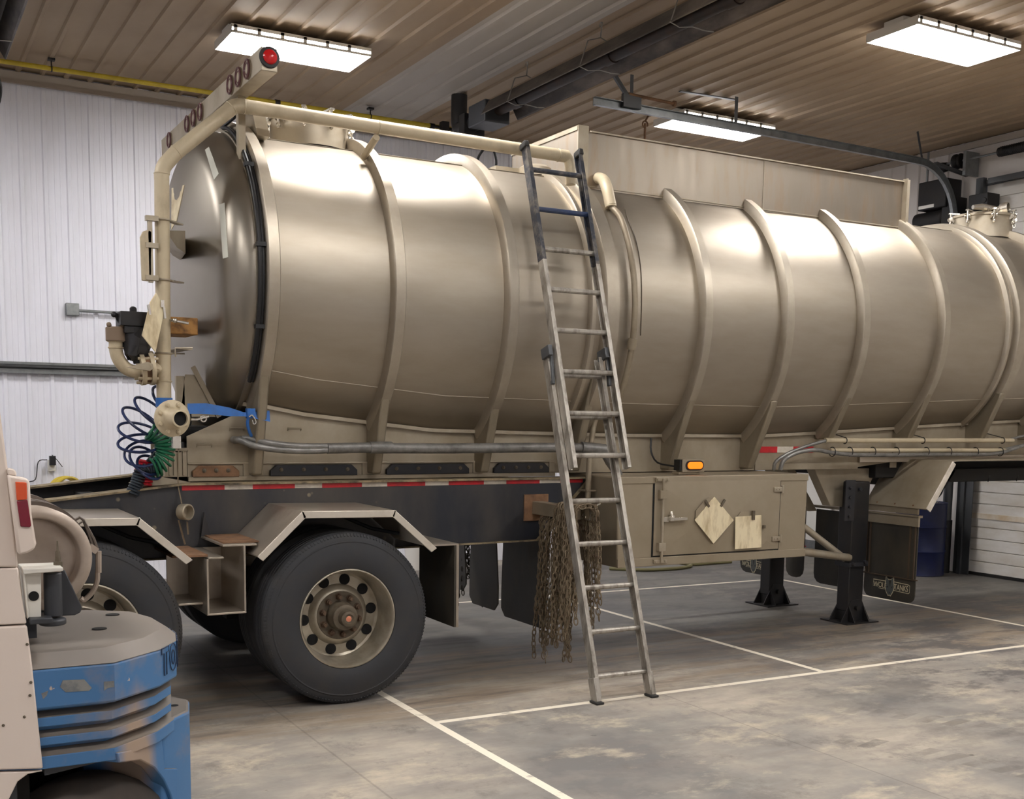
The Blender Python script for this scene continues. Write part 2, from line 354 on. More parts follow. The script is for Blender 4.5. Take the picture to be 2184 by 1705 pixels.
def adopt(o):
    """keep the children where they were modelled"""
    inv = Matrix.Translation(-o.location)
    for c in o.children: c.matrix_parent_inverse = inv
def struct(o): o['kind'] = 'structure'; return o
# ================================================================== THE ROOM
XR, YB, ZC, XL, YN = 11.04, 12.1, 4.94, -6.0, -6.0
b = MB(); b.add([(XL, YN, 0), (XR, YN, 0), (XR, YB, 0), (XL, YB, 0), (XL, YN, -.1), (XR, YN, -.1), (XR, YB, -.1), (XL, YB, -.1)],
                [(0, 1, 2, 3), (7, 6, 5, 4), (0, 4, 5, 1), (1, 5, 6, 2), (2, 6, 7, 3), (3, 7, 4, 0)])
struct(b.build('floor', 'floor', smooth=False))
def ribprofile(L, pitch, h, minor=True):
    out = [(0, 0)]; x = .02
    while x+pitch < L:
        out += [(x, 0), (x+.012, h), (x+.042, h), (x+.054, 0)]
        if minor:
            for q in (.36, .68):
                k = x+.054+(pitch-.054)*q; out += [(k-.008, 0), (k-.003, h*.22), (k+.003, h*.22), (k+.008, 0)]
        x += pitch
    return out+[(L, 0)]
b = MB(); pr = ribprofile(XR-XL, .2135, .022, False)          # ceiling ribs run along Y, hanging down from the sheet
vs = [(XL+p, YN, ZC-h) for p, h in pr]+[(XL+p, YB, ZC-h) for p, h in pr]; n = len(pr)
b.add(vs, [(i, i+n, i+1+n, i+1) for i in range(n-1)]); 
b.add([(XL, YN, ZC+.05), (XR, YN, ZC+.05), (XR, YB, ZC+.05), (XL, YB, ZC+.05)], [(0, 3, 2, 1)])
struct(b.build('ceiling', 'ceil', smooth=False))
b = MB(); pr = ribprofile(XR-XL, .2135, .018)
vs = [(XL+p, YB-h, 0) for p, h in pr]+[(XL+p, YB-h, ZC) for p, h in pr]; n = len(pr)
b.add(vs, [(i, i+1, i+1+n, i+n) for i in range(n-1)]); b.box(XL, XR, YB+.01, YB+.1, 0, ZC)
struct(b.build('wall_back', 'wallb', smooth=False))
b = MB(); pr = ribprofile(YB-9.0, .2135, .018, False)
vs = [(XR-h, YB-p, 0) for p, h in pr]+[(XR-h, YB-p, ZC) for p, h in pr]; n = len(pr)
b.add(vs, [(i, i+1, i+1+n, i+n) for i in range(n-1)]); b.box(XR+.01, XR+.1, 9.0, YB, 0, ZC)
b.box(XR, XR+.1, 2.9, 9.0, 4.46, ZC); b.box(XR, XR+.1, YN, 2.9, 0, ZC)
struct(b.build('wall_right', 'wallr', smooth=False))
struct(MB().box(XL-.1, XL, YN, YB, 0, ZC).build('wall_left', 'wallb', smooth=False))
struct(MB().box(XL, XR, YN-.1, YN, 0, ZC).build('wall_front', 'wallb', smooth=False))
struct(MB().box(XL, XR, YB-.05, YB-.02, ZC-.13, ZC-.022).build('trim_1', 'trim'))
struct(MB().box(XR-.05, XR-.02, YN, YB-.06, ZC-.09, ZC-.022).build('trim_2', 'trim'))
# overhead door in the right wall
b = MB(); b.mi = 0
zs = [0.03, .56, 1.10, 1.64, 2.18, 2.72, 3.26, 3.80, 4.42]
for i in range(len(zs)-1):
    z0, z1 = zs[i], zs[i+1]; h = (z1-z0)/4
    for k in range(4):
        b.box(XR+.012, XR+.05, 2.95, 8.93, z0+k*h+.004, z0+(k+1)*h-.004)
b.box(XR+.028, XR+.045, 2.95, 8.93, .03, 4.42)
dr = struct(b.build('door_1', 'door', bevel=.004))
struct(MB().box(XR+.002, XR+.03, 2.95, 8.93, .66, .72).build('rust_stain', 'doorr', dr))
MB().box(XR, XR+.05, 2.95, 8.93, 0, .03).build('bottom_seal', 'dark', dr)
b = MB(); b.box(XR-.06, XR-.002, 8.93, 9.03, 0, 4.5); b.box(XR-.02, XR-.002, 2.9, 8.93, 4.41, 4.47)
struct(b.build('trim_3', 'steeld', bevel=.003))
b = MB(); b.box(XR-.10, XR-.062, 8.90, 8.95, 0, 4.10); b.box(XR-.075, XR-.065, 8.80, 8.90, .0, 4.1)
o = b.build('door_track', 'steeld', bevel=.002); tag(o, 'dark vertical steel track at the left edge of the overhead door', 'door track')

# ================================================================== CEILING LIGHTS
def fixture(cx, cy, label):
    z = 4.84; hx, hy = .605, .265
    t = thing('ceiling_light', (cx, cy, ZC-.03), label, 'ceiling light', 'fluorescent high bay fixtures' if 'behind' in label else None)
    b = MB()
    for sy in (-1, 1):                                   # slotted reflector wings
        for k in range(6):
            x0 = cx-hx+.02+k*(2*hx-.04)/6
            b.box(x0, x0+.03, cy+sy*(hy-.02), cy+sy*hy, z-.02, z+.03)
        b.box(cx-hx, cx+hx, cy+sy*(hy-.004), cy+sy*hy, z-.035, z-.015); b.box(cx-hx, cx+hx, cy+sy*(hy-.004), cy+sy*hy, z+.008, z+.026)
    for sx in (-1, 1): b.box(cx+sx*(hx-.004), cx+sx*hx, cy-hy, cy+hy, z-.035, z+.026)
    b.box(cx-hx, cx+hx, cy-hy, cy+hy, z+.026, z+.034)
    b.box(cx-hx+.02, cx+hx-.02, cy-.1, cy+.1, z+.034, ZC-.022)
    b.build('housing', 'lamph', t)
    MB().box(cx-hx+.012, cx+hx-.012, cy-hy+.012, cy+hy-.012, z-.012, z+.004).build('diffuser', 'lamp', t)
    adopt(t)
fixture(3.24, 9.77, 'bright rectangular ceiling light above the rear of the tank, at upper left')
fixture(7.75, 6.77, 'bright rectangular ceiling light at the upper right, topmost of the fixtures')
fixture(7.88, 9.86, 'bright rectangular ceiling light behind the grey overhead door track')
for cx, cy in ((3.35, 7.1), (-1.4, 10.15), (-1.4, 7.0), (-1.4, 3.6), (3.35, 3.6), (8.1, 3.6), (-1.4, .3), (3.35, .3), (8.1, .3), (3.35, -3.2)):
    fixture(cx, cy, 'ceiling light fixture outside the picture, above or behind the viewer')

# ================================================================== OVERHEAD SERVICES
def heater(x, y0, y1, zb, label, burner):
    t = thing('tube_heater', (x, y1, zb), label, 'tube heater')
    pr = [(-.20, -.01), (-.19, .0), (-.12, .12), (-.05, .16), (.05, .16), (.12, .12), (.19, 0), (.20, -.01)]
    pi = [(a*.97, c-.006) for a, c in pr][::-1]
    b = MB(); b.prism([(x+a, y0, zb+c) for a, c in pr+pi], (0, y1-y0, 0)); b.build('reflector', 'heater', t, smooth=False)
    b = MB(); b.cyl((x, y0, zb+.06), (x, y1+.05, zb+.06), .055, 20)
    y = y1-.4
    while y > y0+.3: b.cyl((x, y, zb+.06), (x, y+.12, zb+.06), .064, 20); y -= 1.5
    b.build('radiant_tube', 'tube', t)
    y = y1-.5; 
    while y > y0+.3:
        b = MB(); b.tube([(x-.2, y, zb-.01), (x-.1, y+.02, zb-.025), (x, y, zb-.01), (x+.1, y-.02, zb-.025), (x+.2, y, zb-.01)], .004, 5)
        b.tube([(x-.19, y, zb), (x-.12, y, zb+.2), (x, y, zb+.24), (x+.12, y, zb+.2), (x+.19, y, zb)], .005, 5); 
        b.tube([(x, y, zb+.24), (x+.01, y, ZC-.03)], .006, 5); b.ring((x, y, ZC-.05), (1, 0, 0), .018, .004, 10, 5)
        b.build('wire_hanger', 'wiremesh', t); y -= 1.2
    if burner:
        MB().box(x-.15, x+.12, y1+.02, y1+.36, zb-.06, zb+.14).build('burner_box', 'fdark', t, bevel=.01)
        b = MB(); b.cyl((x-.02, y1+.36, zb+.03), (x-.02, y1+.62, zb+.03), .075); b.tube([(x-.02, y1+.55, zb+.03), (x-.02, y1+.75, zb+.03), (x-.02, y1+.82, zb+.1), (x-.02, y1+.82, ZC-.02)], .08, 16, smooth=4)
        b.box(x-.12, x+.10, y1+.5, y1+.62, zb-.16, zb+.12); b.build('blower', 'black', t)
    adopt(t); return t
heater(5.22, 2.6, 9.72, 4.55, 'long sooty radiant tube heater with reflector hung under the ceiling', True)
heater(.80, 3.0, 10.0, 4.47, 'dark end of a second tube heater in the upper left corner', True)
# gas pipe along the back wall
GP = t = thing('gas_pipe', (0, 11.62, 4.9), 'thin yellow gas pipe running below the ceiling along the back wall', 'pipe')
MB().cyl((-5, 11.45, 4.83), (5.85, 11.45, 4.83), .022, 12).build('pipe', 'yellow', t)
for x in (1.52, 4.62, -1.6):
    b = MB(); b.cyl((x, 11.45, 4.83), (x, 11.45, 4.92), .006, 6); b.box(x-.03, x+.03, 11.42, 11.48, ZC-.04, ZC-.02); b.ring((x, 11.45, 4.83), (1, 0, 0), .026, .006, 12, 5); b.build('hanger', 'black', t)
for x in (3.6, 5.3): MB().cyl((x, 11.45, 4.83), (x+.05, 11.45, 4.83), .03, 12).build('coupling', 'black', t)
b = MB(); b.tube([(5.3, 11.45, 4.83), (5.5, 11.35, 4.8), (5.45, 11.1, 4.72), (5.3, 10.9, 4.66)], .015, 8, smooth=4); b.box(5.38, 5.46, 11.3, 11.38, 4.76, 4.86)
b.build('valve_connector', 'black', t); adopt(t)
for (X0, Y0, Z0, lab) in ((.96, 10.6, 4.45, 'black gas hose loop hanging in the upper left corner'), (5.62, 10.6, 4.38, 'black gas hose loop hanging under the heater blower')):
    b = MB(); b.tube([(X0, Y0, Z0+.1), (X0+.05, Y0+.02, Z0-.05), (X0+.02, Y0+.1, Z0-.2), (X0-.06, Y0+.2, Z0-.16), (X0-.07, Y0+.2, Z0+.02), (X0-.02, Y0+.1, Z0+.14)], .013, 8, smooth=5)
    o = b.build('gas_hose', 'cable', GP); o['label'] = lab; adopt(GP)
# overhead door rail
t = thing('overhead_door_rail', (10.8, 9.1, 4.3), 'grey galvanised overhead door rail curving down at the right wall', 'door rail')
P = [Vector((5.86, 9.1, 4.63)), Vector((8, 9.1, 4.62)), Vector((10.1, 9.1, 4.6))]
for k in range(1, 9):
    a = R_(90*k/8); P.append(Vector((10.1+.62*math.sin(a), 9.1, 4.6-.62+.62*math.cos(a))))
P.append(Vector((10.74, 9.1, 3.2)))
b = MB()
for i in range(len(P)-1):
    d = (P[i+1]-P[i]).normalized(); nn = d.cross(Vector((0, 1, 0)))
    e = d*.004
    b.bar(P[i]-e, P[i+1]+e, .006, .07, nn); 
    for q in (-.035, .035): b.bar(P[i]+nn*q+Vector((0, -.02, 0))-e, P[i+1]+nn*q+Vector((0, -.02, 0))+e, .04, .005, nn)
b.build('rail', 'galv', t, smooth=False)
b = MB(); b.bar((6.28, 9.1, 4.63), (6.28, 9.1, 4.93), .035, .004, (0, 1, 0)); b.bar((6.28, 9.1, 4.68), (6.05, 9.1, 4.93), .035, .03, (0, 1, 0)); b.box(6.16, 6.36, 9.05, 9.09, 4.62, 4.74); b.build('hanger_bracket', 'steeld', t)
b = MB(); b.tube([(6.22, 9.06, 4.74), (6.72, 9.04, 4.72)], .015, 8); b.cyl((6.72, 9.04, 4.72), (6.74, 9.04, 4.72), .028, 10); b.build('bumper_rod', 'rust', t)
b = MB(); b.bar((7.55, 9.12, 4.63), (7.55, 9.12, 4.92), .04, .004, (0, 1, 0)); b.bar((7.60, 9.2, 4.915), (6.95, 9.25, 4.915), .04, .01); b.build('strut', 'steeld', t)
b = MB(); b.bar((10.2, 9.12, 4.62), (10.1, 9.12, 4.92), .03, .004, (0, 1, 0)); b.bar((10.42, 9.13, 4.62), (10.95, 9.13, 4.55), .05, .03); b.build('end_strut', 'steeld', t); adopt(t)
# lifting hook rod below the rail
b = MB(); b.tube([(6.55, 9.25, 4.56), (6.55, 9.25, 4.36)], .012, 8); b.ring((6.55, 9.25, 4.55), (0, 1, 0), .03, .008, 14, 6, -150, 120); b.ring((6.55, 9.25, 4.33), (0, 1, 0), .035, .012, 14, 6)
b.tube([(6.55, 9.25, 4.58), (6.55, 9.2, 4.62)], .01, 6)
tag(b.build('lifting_hook', 'rust'), 'small rusty hook hanging below the overhead rail above the spill box', 'hook')
# torsion spring, opener, drums on the right wall
t = thing('torsion_spring', (10.85, 8, 4.68), 'black torsion spring on its shaft above the overhead door', 'door spring')
b = MB(); pts = []; 
for k in range(0, 700): 
    a = k*.9; pts.append((10.85+.052*math.cos(a), 8.62-k*.0032, 4.70+.052*math.sin(a)))
b.tube(pts, .006, 4); b.cyl((10.85, 8.64, 4.70), (10.85, 6.3, 4.70), .05, 20); b.build('spring', 'black', t)
MB().cyl((10.85, 9.55, 4.70), (10.85, 3.5, 4.70), .013, 10).build('shaft', 'galv', t)
b = MB(); b.lathe((10.85, 9.12, 4.70), (0, 1, 0), [(0, .075), (.02, .085), (.05, .06), (.08, .085), (.1, .085)], 24); b.build('cable_drum', 'black', t)
b = MB(); b.lathe((10.85, 9.34, 4.67), (0, 1, 0), [(0, .05), (.06, .06), (.08, .04)], 20); b.build('bearing', 'black', t)
b = MB(); b.box(10.78, 11.0, 9.02, 9.06, 4.52, 4.78); b.build('bearing_plate', 'galv', t)
MB().box(10.86, 11.02, 6.6, 6.9, 4.6, 4.8).build('spring_pad', 'steeld', t); adopt(t)
t = thing('door_opener', (10.9, 9.45, 4.2), 'black door opener motor box on the wall beside the overhead door', 'motor')
MB().box(10.72, 10.98, 9.22, 9.62, 4.20, 4.52).build('control_box', 'black', t, bevel=.012)
b = MB(); b.lathe((10.85, 9.75, 4.10), (0, -1, 0), [(0, .06), (.03, .095), (.3, .095), (.36, .1), (.42, .1), (.46, .06)], 24); b.box(10.76, 10.96, 9.12, 9.3, 3.96, 4.3); b.build('motor', 'black', t, bevel=.004)
MB().box(10.714, 10.722, 9.38, 9.60, 4.215, 4.25).build('label_strip', 'white', t)
b = MB()
for y in (9.35, 9.42, 9.58, 9.66): b.cyl((10.85, y, 4.05), (10.88, y, 2.6), .012, 8)
b.cyl((10.9, 9.66, 4.5), (10.9, 9.66, 4.9), .014, 8); b.build('conduit', 'galv', t); adopt(t)
b = MB(); b.bar((10.88, 8.78, 4.42), (10.88, 3.2, 4.42), .03, .06); tag(b.build('header_bar', 'steeld', bevel=.002), 'dark steel bar across the top of the overhead door', 'bar')
b = MB(); b.box(10.78, 10.98, 8.70, 8.95, 4.12, 4.28); b.cyl((10.77, 8.74, 4.2), (10.98, 8.74, 4.2), .03, 12); tag(b.build('roller_bracket', 'black', bevel=.005), 'black roller bracket at the upper door corner under the header bar', 'bracket')
# wall conduit runs on the back wall
Yw = YB-.05
t = thing('junction_box', (1.73, Yw, 2.74), 'small square junction box with thin conduit on the white back wall', 'junction box')
p0 = at(155, 660, Y=Yw)
MB().box(p0.x-.06, p0.x+.06, Yw-.01, YB-.005, p0.z-.06, p0.z+.06).build('box', 'galv', t, bevel=.005)
MB().cyl((p0.x+.06, Yw, p0.z-.01), (3.6, Yw, p0.z-.01), .014, 10).build('conduit', 'galv', t); adopt(t)
t = thing('wall_rail', (0, Yw, 2.15), 'horizontal galvanised steel channel running along the back wall', 'rail')
b = MB(); b.box(-5, 3.4, YB-.05, YB-.019, 2.185, 2.21); b.box(-5, 3.4, YB-.03, YB-.019, 2.135, 2.185); b.box(-5, 3.4, YB-.06, YB-.019, 2.10, 2.14); b.build('channel', 'galv', t, smooth=False)
b = MB()
for x in np.arange(-4, 3.3, .5): b.cyl((x, YB-.03, 2.16), (x, YB-.045, 2.16), .012, 8)
b.cyl((-5, YB-.07, 2.158), (3.4, YB-.07, 2.158), .014, 8); b.build('cable', 'cable', t); adopt(t)
p0 = at(110, 992, Y=Yw)
t = thing('power_outlet', (p0.x, Yw, p0.z), 'white power outlet box with a black plug on the back wall', 'outlet')
MB().box(p0.x-.035, p0.x+.035, YB-.07, YB-.01, p0.z-.06, p0.z+.05).build('outlet_box', 'white', t, bevel=.004)
b = MB(); b.box(p0.x-.025, p0.x+.03, YB-.14, YB-.07, p0.z, p0.z+.09); b.tube([(p0.x-.04, YB-.06, p0.z+.05), (p0.x-.12, YB-.04, p0.z+.03), (p0.x-.15, YB-.04, p0.z-.14), (p0.x-.24, YB-.04, p0.z-.2), (p0.x-.26, YB-.04, p0.z-.5)], .005, 5, smooth=4)
b.tube([(p0.x+.0, YB-.1, p0.z+.1), (p0.x+.05, YB-.06, p0.z+.05), (p0.x+.1, YB-.05, p0.z-.02)], .004, 5, smooth=3); b.build('plug', 'cable', t); adopt(t)
p0 = at(142, 1050, Y=11.75)
t = thing('hose_reel', (p0.x, 11.75, p0.z), 'coiled yellow air hose on a wall hook behind the dark trailer frame', 'hose')
b = MB()
for k in range(6): b.ring((p0.x+.008*k, 11.98-.03*k, p0.z+.01*(k % 3)), (0, 1, 0), .13-.006*(k % 3), .012, 28, 8)
b.build('hose', 'yellow', t); MB().cyl((p0.x, 12.08, p0.z+.09), (p0.x, 11.8, p0.z+.09), .02, 10).build('hook', 'lamph', t); adopt(t)
# ================================================================== THINGS BY THE RIGHT WALL
t = thing('steel_drum', (10.50, 9.12, 0), 'dark navy steel drum standing beside the overhead door', 'drum')
pr = [(0, .27), (.005, .285), (.02, .28)]
for z in (.28, .56): pr += [(z-.02, .28), (z, .29), (z+.02, .28)]
pr += [(.82, .28), (.83, .288), (.84, .285), (.84, .272), (.828, .268), (.828, .001)]
b = MB(); b.lathe((10.50, 9.12, 0), (0, 0, 1), pr, 48); b.build('shell', 'drum', t)
b = MB(); b.cyl((10.6, 9.0, .828), (10.6, 9.0, .845), .03, 16); b.build('bung', 'silver', t); adopt(t)
t = thing('hand_pump', (10.42, 9.12, .83), 'black barrel pump with hose loop standing on the navy drum', 'pump')
MB().cyl((10.44, 9.1, .829), (10.44, 9.1, 1.3), .03, 12).build('pump_tube', 'black', t)
b = MB(); b.ring((10.68, 9.1, .99), (.2, 1, 0), .11, .010, 30, 8); b.tube([(10.68, 9.1, 1.10), (10.55, 9.1, 1.24), (10.44, 9.1, 1.26)], .012, 8, smooth=4); b.build('pump_hose', 'cable', t); adopt(t)
b = MB(); b.box(10.86, 11.0, 9.55, 9.95, .85, 1.35); tag(b.build('wall_cabinet', 'white', bevel=.01), 'small white cabinet on the wall behind the navy drum', 'cabinet')
t = thing('bollard', (10.875, 9.07, 0), 'dark steel post standing at the left edge of the overhead door', 'bollard')
MB().cyl((10.875, 9.07, 0), (10.875, 9.07, .62), .065, 20).build('base_sleeve', 'black', t); MB().cyl((10.875, 9.07, .62), (10.875, 9.07, 1.30), .052, 20).build('post', 'steeld', t); adopt(t)
t = thing('wall_poster', (10.98, 11.2, .5), 'tall white board with a red lower corner at the wall behind the mud flaps', 'board')
q = [at(1752, 1085, X=10.95), at(1725, 1085, X=10.95), at(1722, 1190, X=10.95), at(1760, 1190, X=10.95)]
yy0, yy1 = 11.0, 11.9
MB().box(10.93, 10.96, yy0, yy1, .15, 1.0).build('board', 'white', t)
MB().prism([(10.925, yy1, .05), (10.925, yy1-.5, .05), (10.925, yy1, .42)], (-.004, 0, 0)).build('red_corner', 'redl', t)
MB().box(10.93, 10.99, yy0, yy1, 0, .15).build('foot', 'galv', t); adopt(t)
q = [at(1300, 1213, Z=.02), at(1380, 1216, Z=.02), at(1452, 1212, Z=.02), at(1474, 1206, Z=.02), at(1450, 1200, Z=.02), at(1480, 1204, Z=.02), at(1510, 1202, Z=.02), at(1560, 1199, Z=.03)]
b = MB(); b.tube(q, .02, 8, smooth=5); tag(b.build('floor_hose', mat('olive_hose', sr(128, 122, 84), .6)), 'olive garden hose lying on the floor behind the side cabinet', 'hose')
b = MB()
for (px, py, z, s) in ((882, 1188, .0, .13),):
    p = at(px, 1215, Z=.0); p = Vector((5.45, 12.0-.2, 0))
t = thing('bucket', (5.36, 11.75, 0), 'cardboard and white bucket seen small behind the tire at the back wall', 'bucket')
b = MB(); b.lathe((5.30, 11.75, 0), (0, 0, 1), [(0, .12), (.3, .14), (.305, .15), (.32, .15), (.32, .001)], 24); b.build('pail', 'white', t); MB().box(5.28, 5.58, 11.4, 11.55, 0, .28).build('carton', 'wood', t); adopt(t)
# ================================================================== THE TANK TRAILER
T = thing('tank_trailer', (2.42, 7.64, 0), 'long brushed aluminium tank trailer with external ribs and a black rear frame', 'tank trailer')
YC = 7.64; RY = .975; ZT = 3.54; YS = 7.10
def rz(x):
    xs = [1.9, 2.1, 2.4, 3.3, 4.87, 6.2, 6.9, 8.4, 10.3]; vs = [.945, .95, .98, 1.032, 1.047, 1.047, 1.03, .987, .94]
    return float(np.interp(x, xs, vs))
def sec(x, t, off=0.):
    """point of the shell section at x; t in degrees from the camera side (-Y) upward"""
    r = rz(x); c = ZT-r; a = R_(t)
    return Vector((x, YC-(RY+off)*math.cos(a), c+(r+off)*math.sin(a)))
X0T, X1T = 1.985, 10.2
b = MB(); SEG = 96; xs = list(np.arange(X0T, X1T+.001, .0857))
vs = [sec(x, k*360/SEG) for x in xs for k in range(SEG)]
b.add(vs, [(i*SEG+k, i*SEG+(k+1) % SEG, (i+1)*SEG+(k+1) % SEG, (i+1)*SEG+k) for i in range(len(xs)-1) for k in range(SEG)][::1])
b.build('tank_shell', 'tank', T)
def headprof():
    pr = [(0, 1.)]; kn = .24
    for k in range(1, 13):
        a = R_(90*k/12*.86); pr.append((.20*math.sin(a), 1-.24+.24*math.cos(a)))
    a0, r0 = pr[-1]
    for k in range(1, 13):
        q = k/12; pr.append((a0+(.30-a0)*(1-(1-q)**2), r0*(1-q)))
    return pr
def head(x, sgn):
    b = MB(); r = rz(x); pr = headprof(); vs = []; 
    for (a, q) in pr[:-1]:
        for k in range(SEG):
            t = 2*math.pi*k/SEG; vs.append((x+sgn*a, YC-RY*q*math.cos(t), ZT-r+r*q*math.sin(t)))
    nf = len(pr)-1; fs = [(i*SEG+k, i*SEG+(k+1) % SEG, (i+1)*SEG+(k+1) % SEG, (i+1)*SEG+k) for i in range(nf-1) for k in range(SEG)]
    vs.append((x+sgn*.30, YC, ZT-r)); fs += [((nf-1)*SEG+k, (nf-1)*SEG+(k+1) % SEG, nf*SEG) for k in range(SEG)]
    b.add(vs, fs); return b
hb = head(X0T, -1); hd = hb.build('rear_head', 'head', T, ang=60)
head(X1T, 1).build('front_head', 'head', T, ang=60)
b = MB()
for off, x0, x1 in ((.010, 1.975, 2.0),):
    pts = []
    b.add([sec(x0, k*3.75, off-.02) for k in range(96)]+[sec(x0, k*3.75, off) for k in range(96)]+[sec(x1, k*3.75, off) for k in range(96)]+[sec(x1, k*3.75, off-.02) for k in range(96)],
          [(j*96+k, j*96+(k+1) % 96, (j+1)*96+(k+1) % 96, (j+1)*96+k) for j in range(3) for k in range(96)])
b.build('head_weld_ring', 'rib', T)
# reflective strips stuck on the rear head
bvh = BVHTree.FromPolygons([Vector(v) for v in hb.v], hb.f)
def decal(bvh_, pxs, name, mt, parent, off=.003, nu=1, nv=6):
    """a strip laid on a curved surface between four corners (given as photo pixels)"""
    b = MB(); g = []
    for j in range(nv+1):
        for i in range(nu+1):
            u, v = i/nu, j/nv
            x = (1-v)*((1-u)*pxs[0][0]+u*pxs[1][0])+v*((1-u)*pxs[3][0]+u*pxs[2][0]); y = (1-v)*((1-u)*pxs[0][1]+u*pxs[1][1])+v*((1-u)*pxs[3][1]+u*pxs[2][1])
            h, nrm, _, _ = bvh_.ray_cast(Vector((0, 0, CAMZ)), ray(x, y))
            if h is None: return None
            if nrm.dot(ray(x, y)) > 0: nrm = -nrm
            g.append((h, nrm))
    n = (nu+1); fr = [h+q*off for h, q in g]; bk = [h-q*.001 for h, q in g]; N = len(fr)
    b.add(fr+bk, [(j*n+i, j*n+i+1, (j+1)*n+i+1, (j+1)*n+i) for j in range(nv) for i in range(nu)]+
          [(j*n, (j+1)*n, N+(j+1)*n, N+j*n) for j in range(nv)]+[(j*n+nu, N+j*n+nu, N+(j+1)*n+nu, (j+1)*n+nu) for j in range(nv)]+[(0, N, N+nu, nu), (nv*n, nv*n+nu, N+nv*n+nu, N+nv*n)])
    return b.build(name, mt, parent)
decal(bvh, [(438, 320), (446, 314), (467, 371), (457, 384)], 'reflective_strip', 'decal', hd)
decal(bvh, [(468, 437), (479, 433), (487, 549), (476, 552)], 'reflective_strip', 'decal', hd)
decal(bvh, [(367, 402), (394, 395), (378, 470), (366, 490)], 'warning_plate', 'plac', hd)
# external ribs with their gussets
def rib(x, wd, ht, t0=-56, t1=236, lab=None):
    b = MB(); n = 84; vs = []
    for k in range(n+1):
        t = t0+(t1-t0)*k/n
        for (dx, o) in ((0, -.01), (.008, ht-.012), (.016, ht), (wd-.016, ht), (wd-.008, ht-.012), (wd, -.01)):
            q = sec(x, t, o); q.x = x-wd/2+dx; vs.append(q)
    fs = [(k*6+j, k*6+j+1, (k+1)*6+j+1, (k+1)*6+j) for k in range(n) for j in range(5)]
    b.add(vs, fs+[(0, 5, 4, 3, 2, 1), tuple(n*6+j for j in range(6))]); return b.build('rib', 'rib', T, ang=50)
RX = [(2.065, 2.205), (2.867, 2.135), (3.674, 2.07), (5.287, 1.94), (6.071, 1.88), (6.867, 1.95), (7.788, 1.98), (9.45, 2.0)]
def gusset(x, zt, r, zb=1.36, yb=6.985, wd=.062):
    xw = wd/2
    poly = [(x-xw, 6.74, zt+.02), (x-xw, 6.755, zt-.03), (x-xw, yb, zb+.28*(1.0) if zb > 1.5 else zb+.02), (x-xw, yb+.01, zb), (x-xw, YS+.02, zb), (x-xw, YS+.02, 1.75), (x-xw, 6.86, zt-.05), (x-xw, 6.80, zt+.03)]
    if zb > 1.5: poly[2] = (x-xw, yb-.01, zb+.02)
    g = MB().prism(poly, (wd, 0, 0)).build('gusset', 'gus', r, bevel=.012); return g
for x, zt in RX:
    r = rib(x, .095, .068)
    gusset(x+.0, zt, r, zb=1.60 if x > 6.5 else 1.36, yb=6.93 if x > 6.5 else 6.985)
r = rib(4.315, .06, .035); r = rib(4.46, .13, .055); gusset(4.42, 2.05, r)
r = rib(8.62, .06, .035); r = rib(8.76, .13, .055); gusset(8.72, 2.0, r, zb=1.6, yb=6.93)
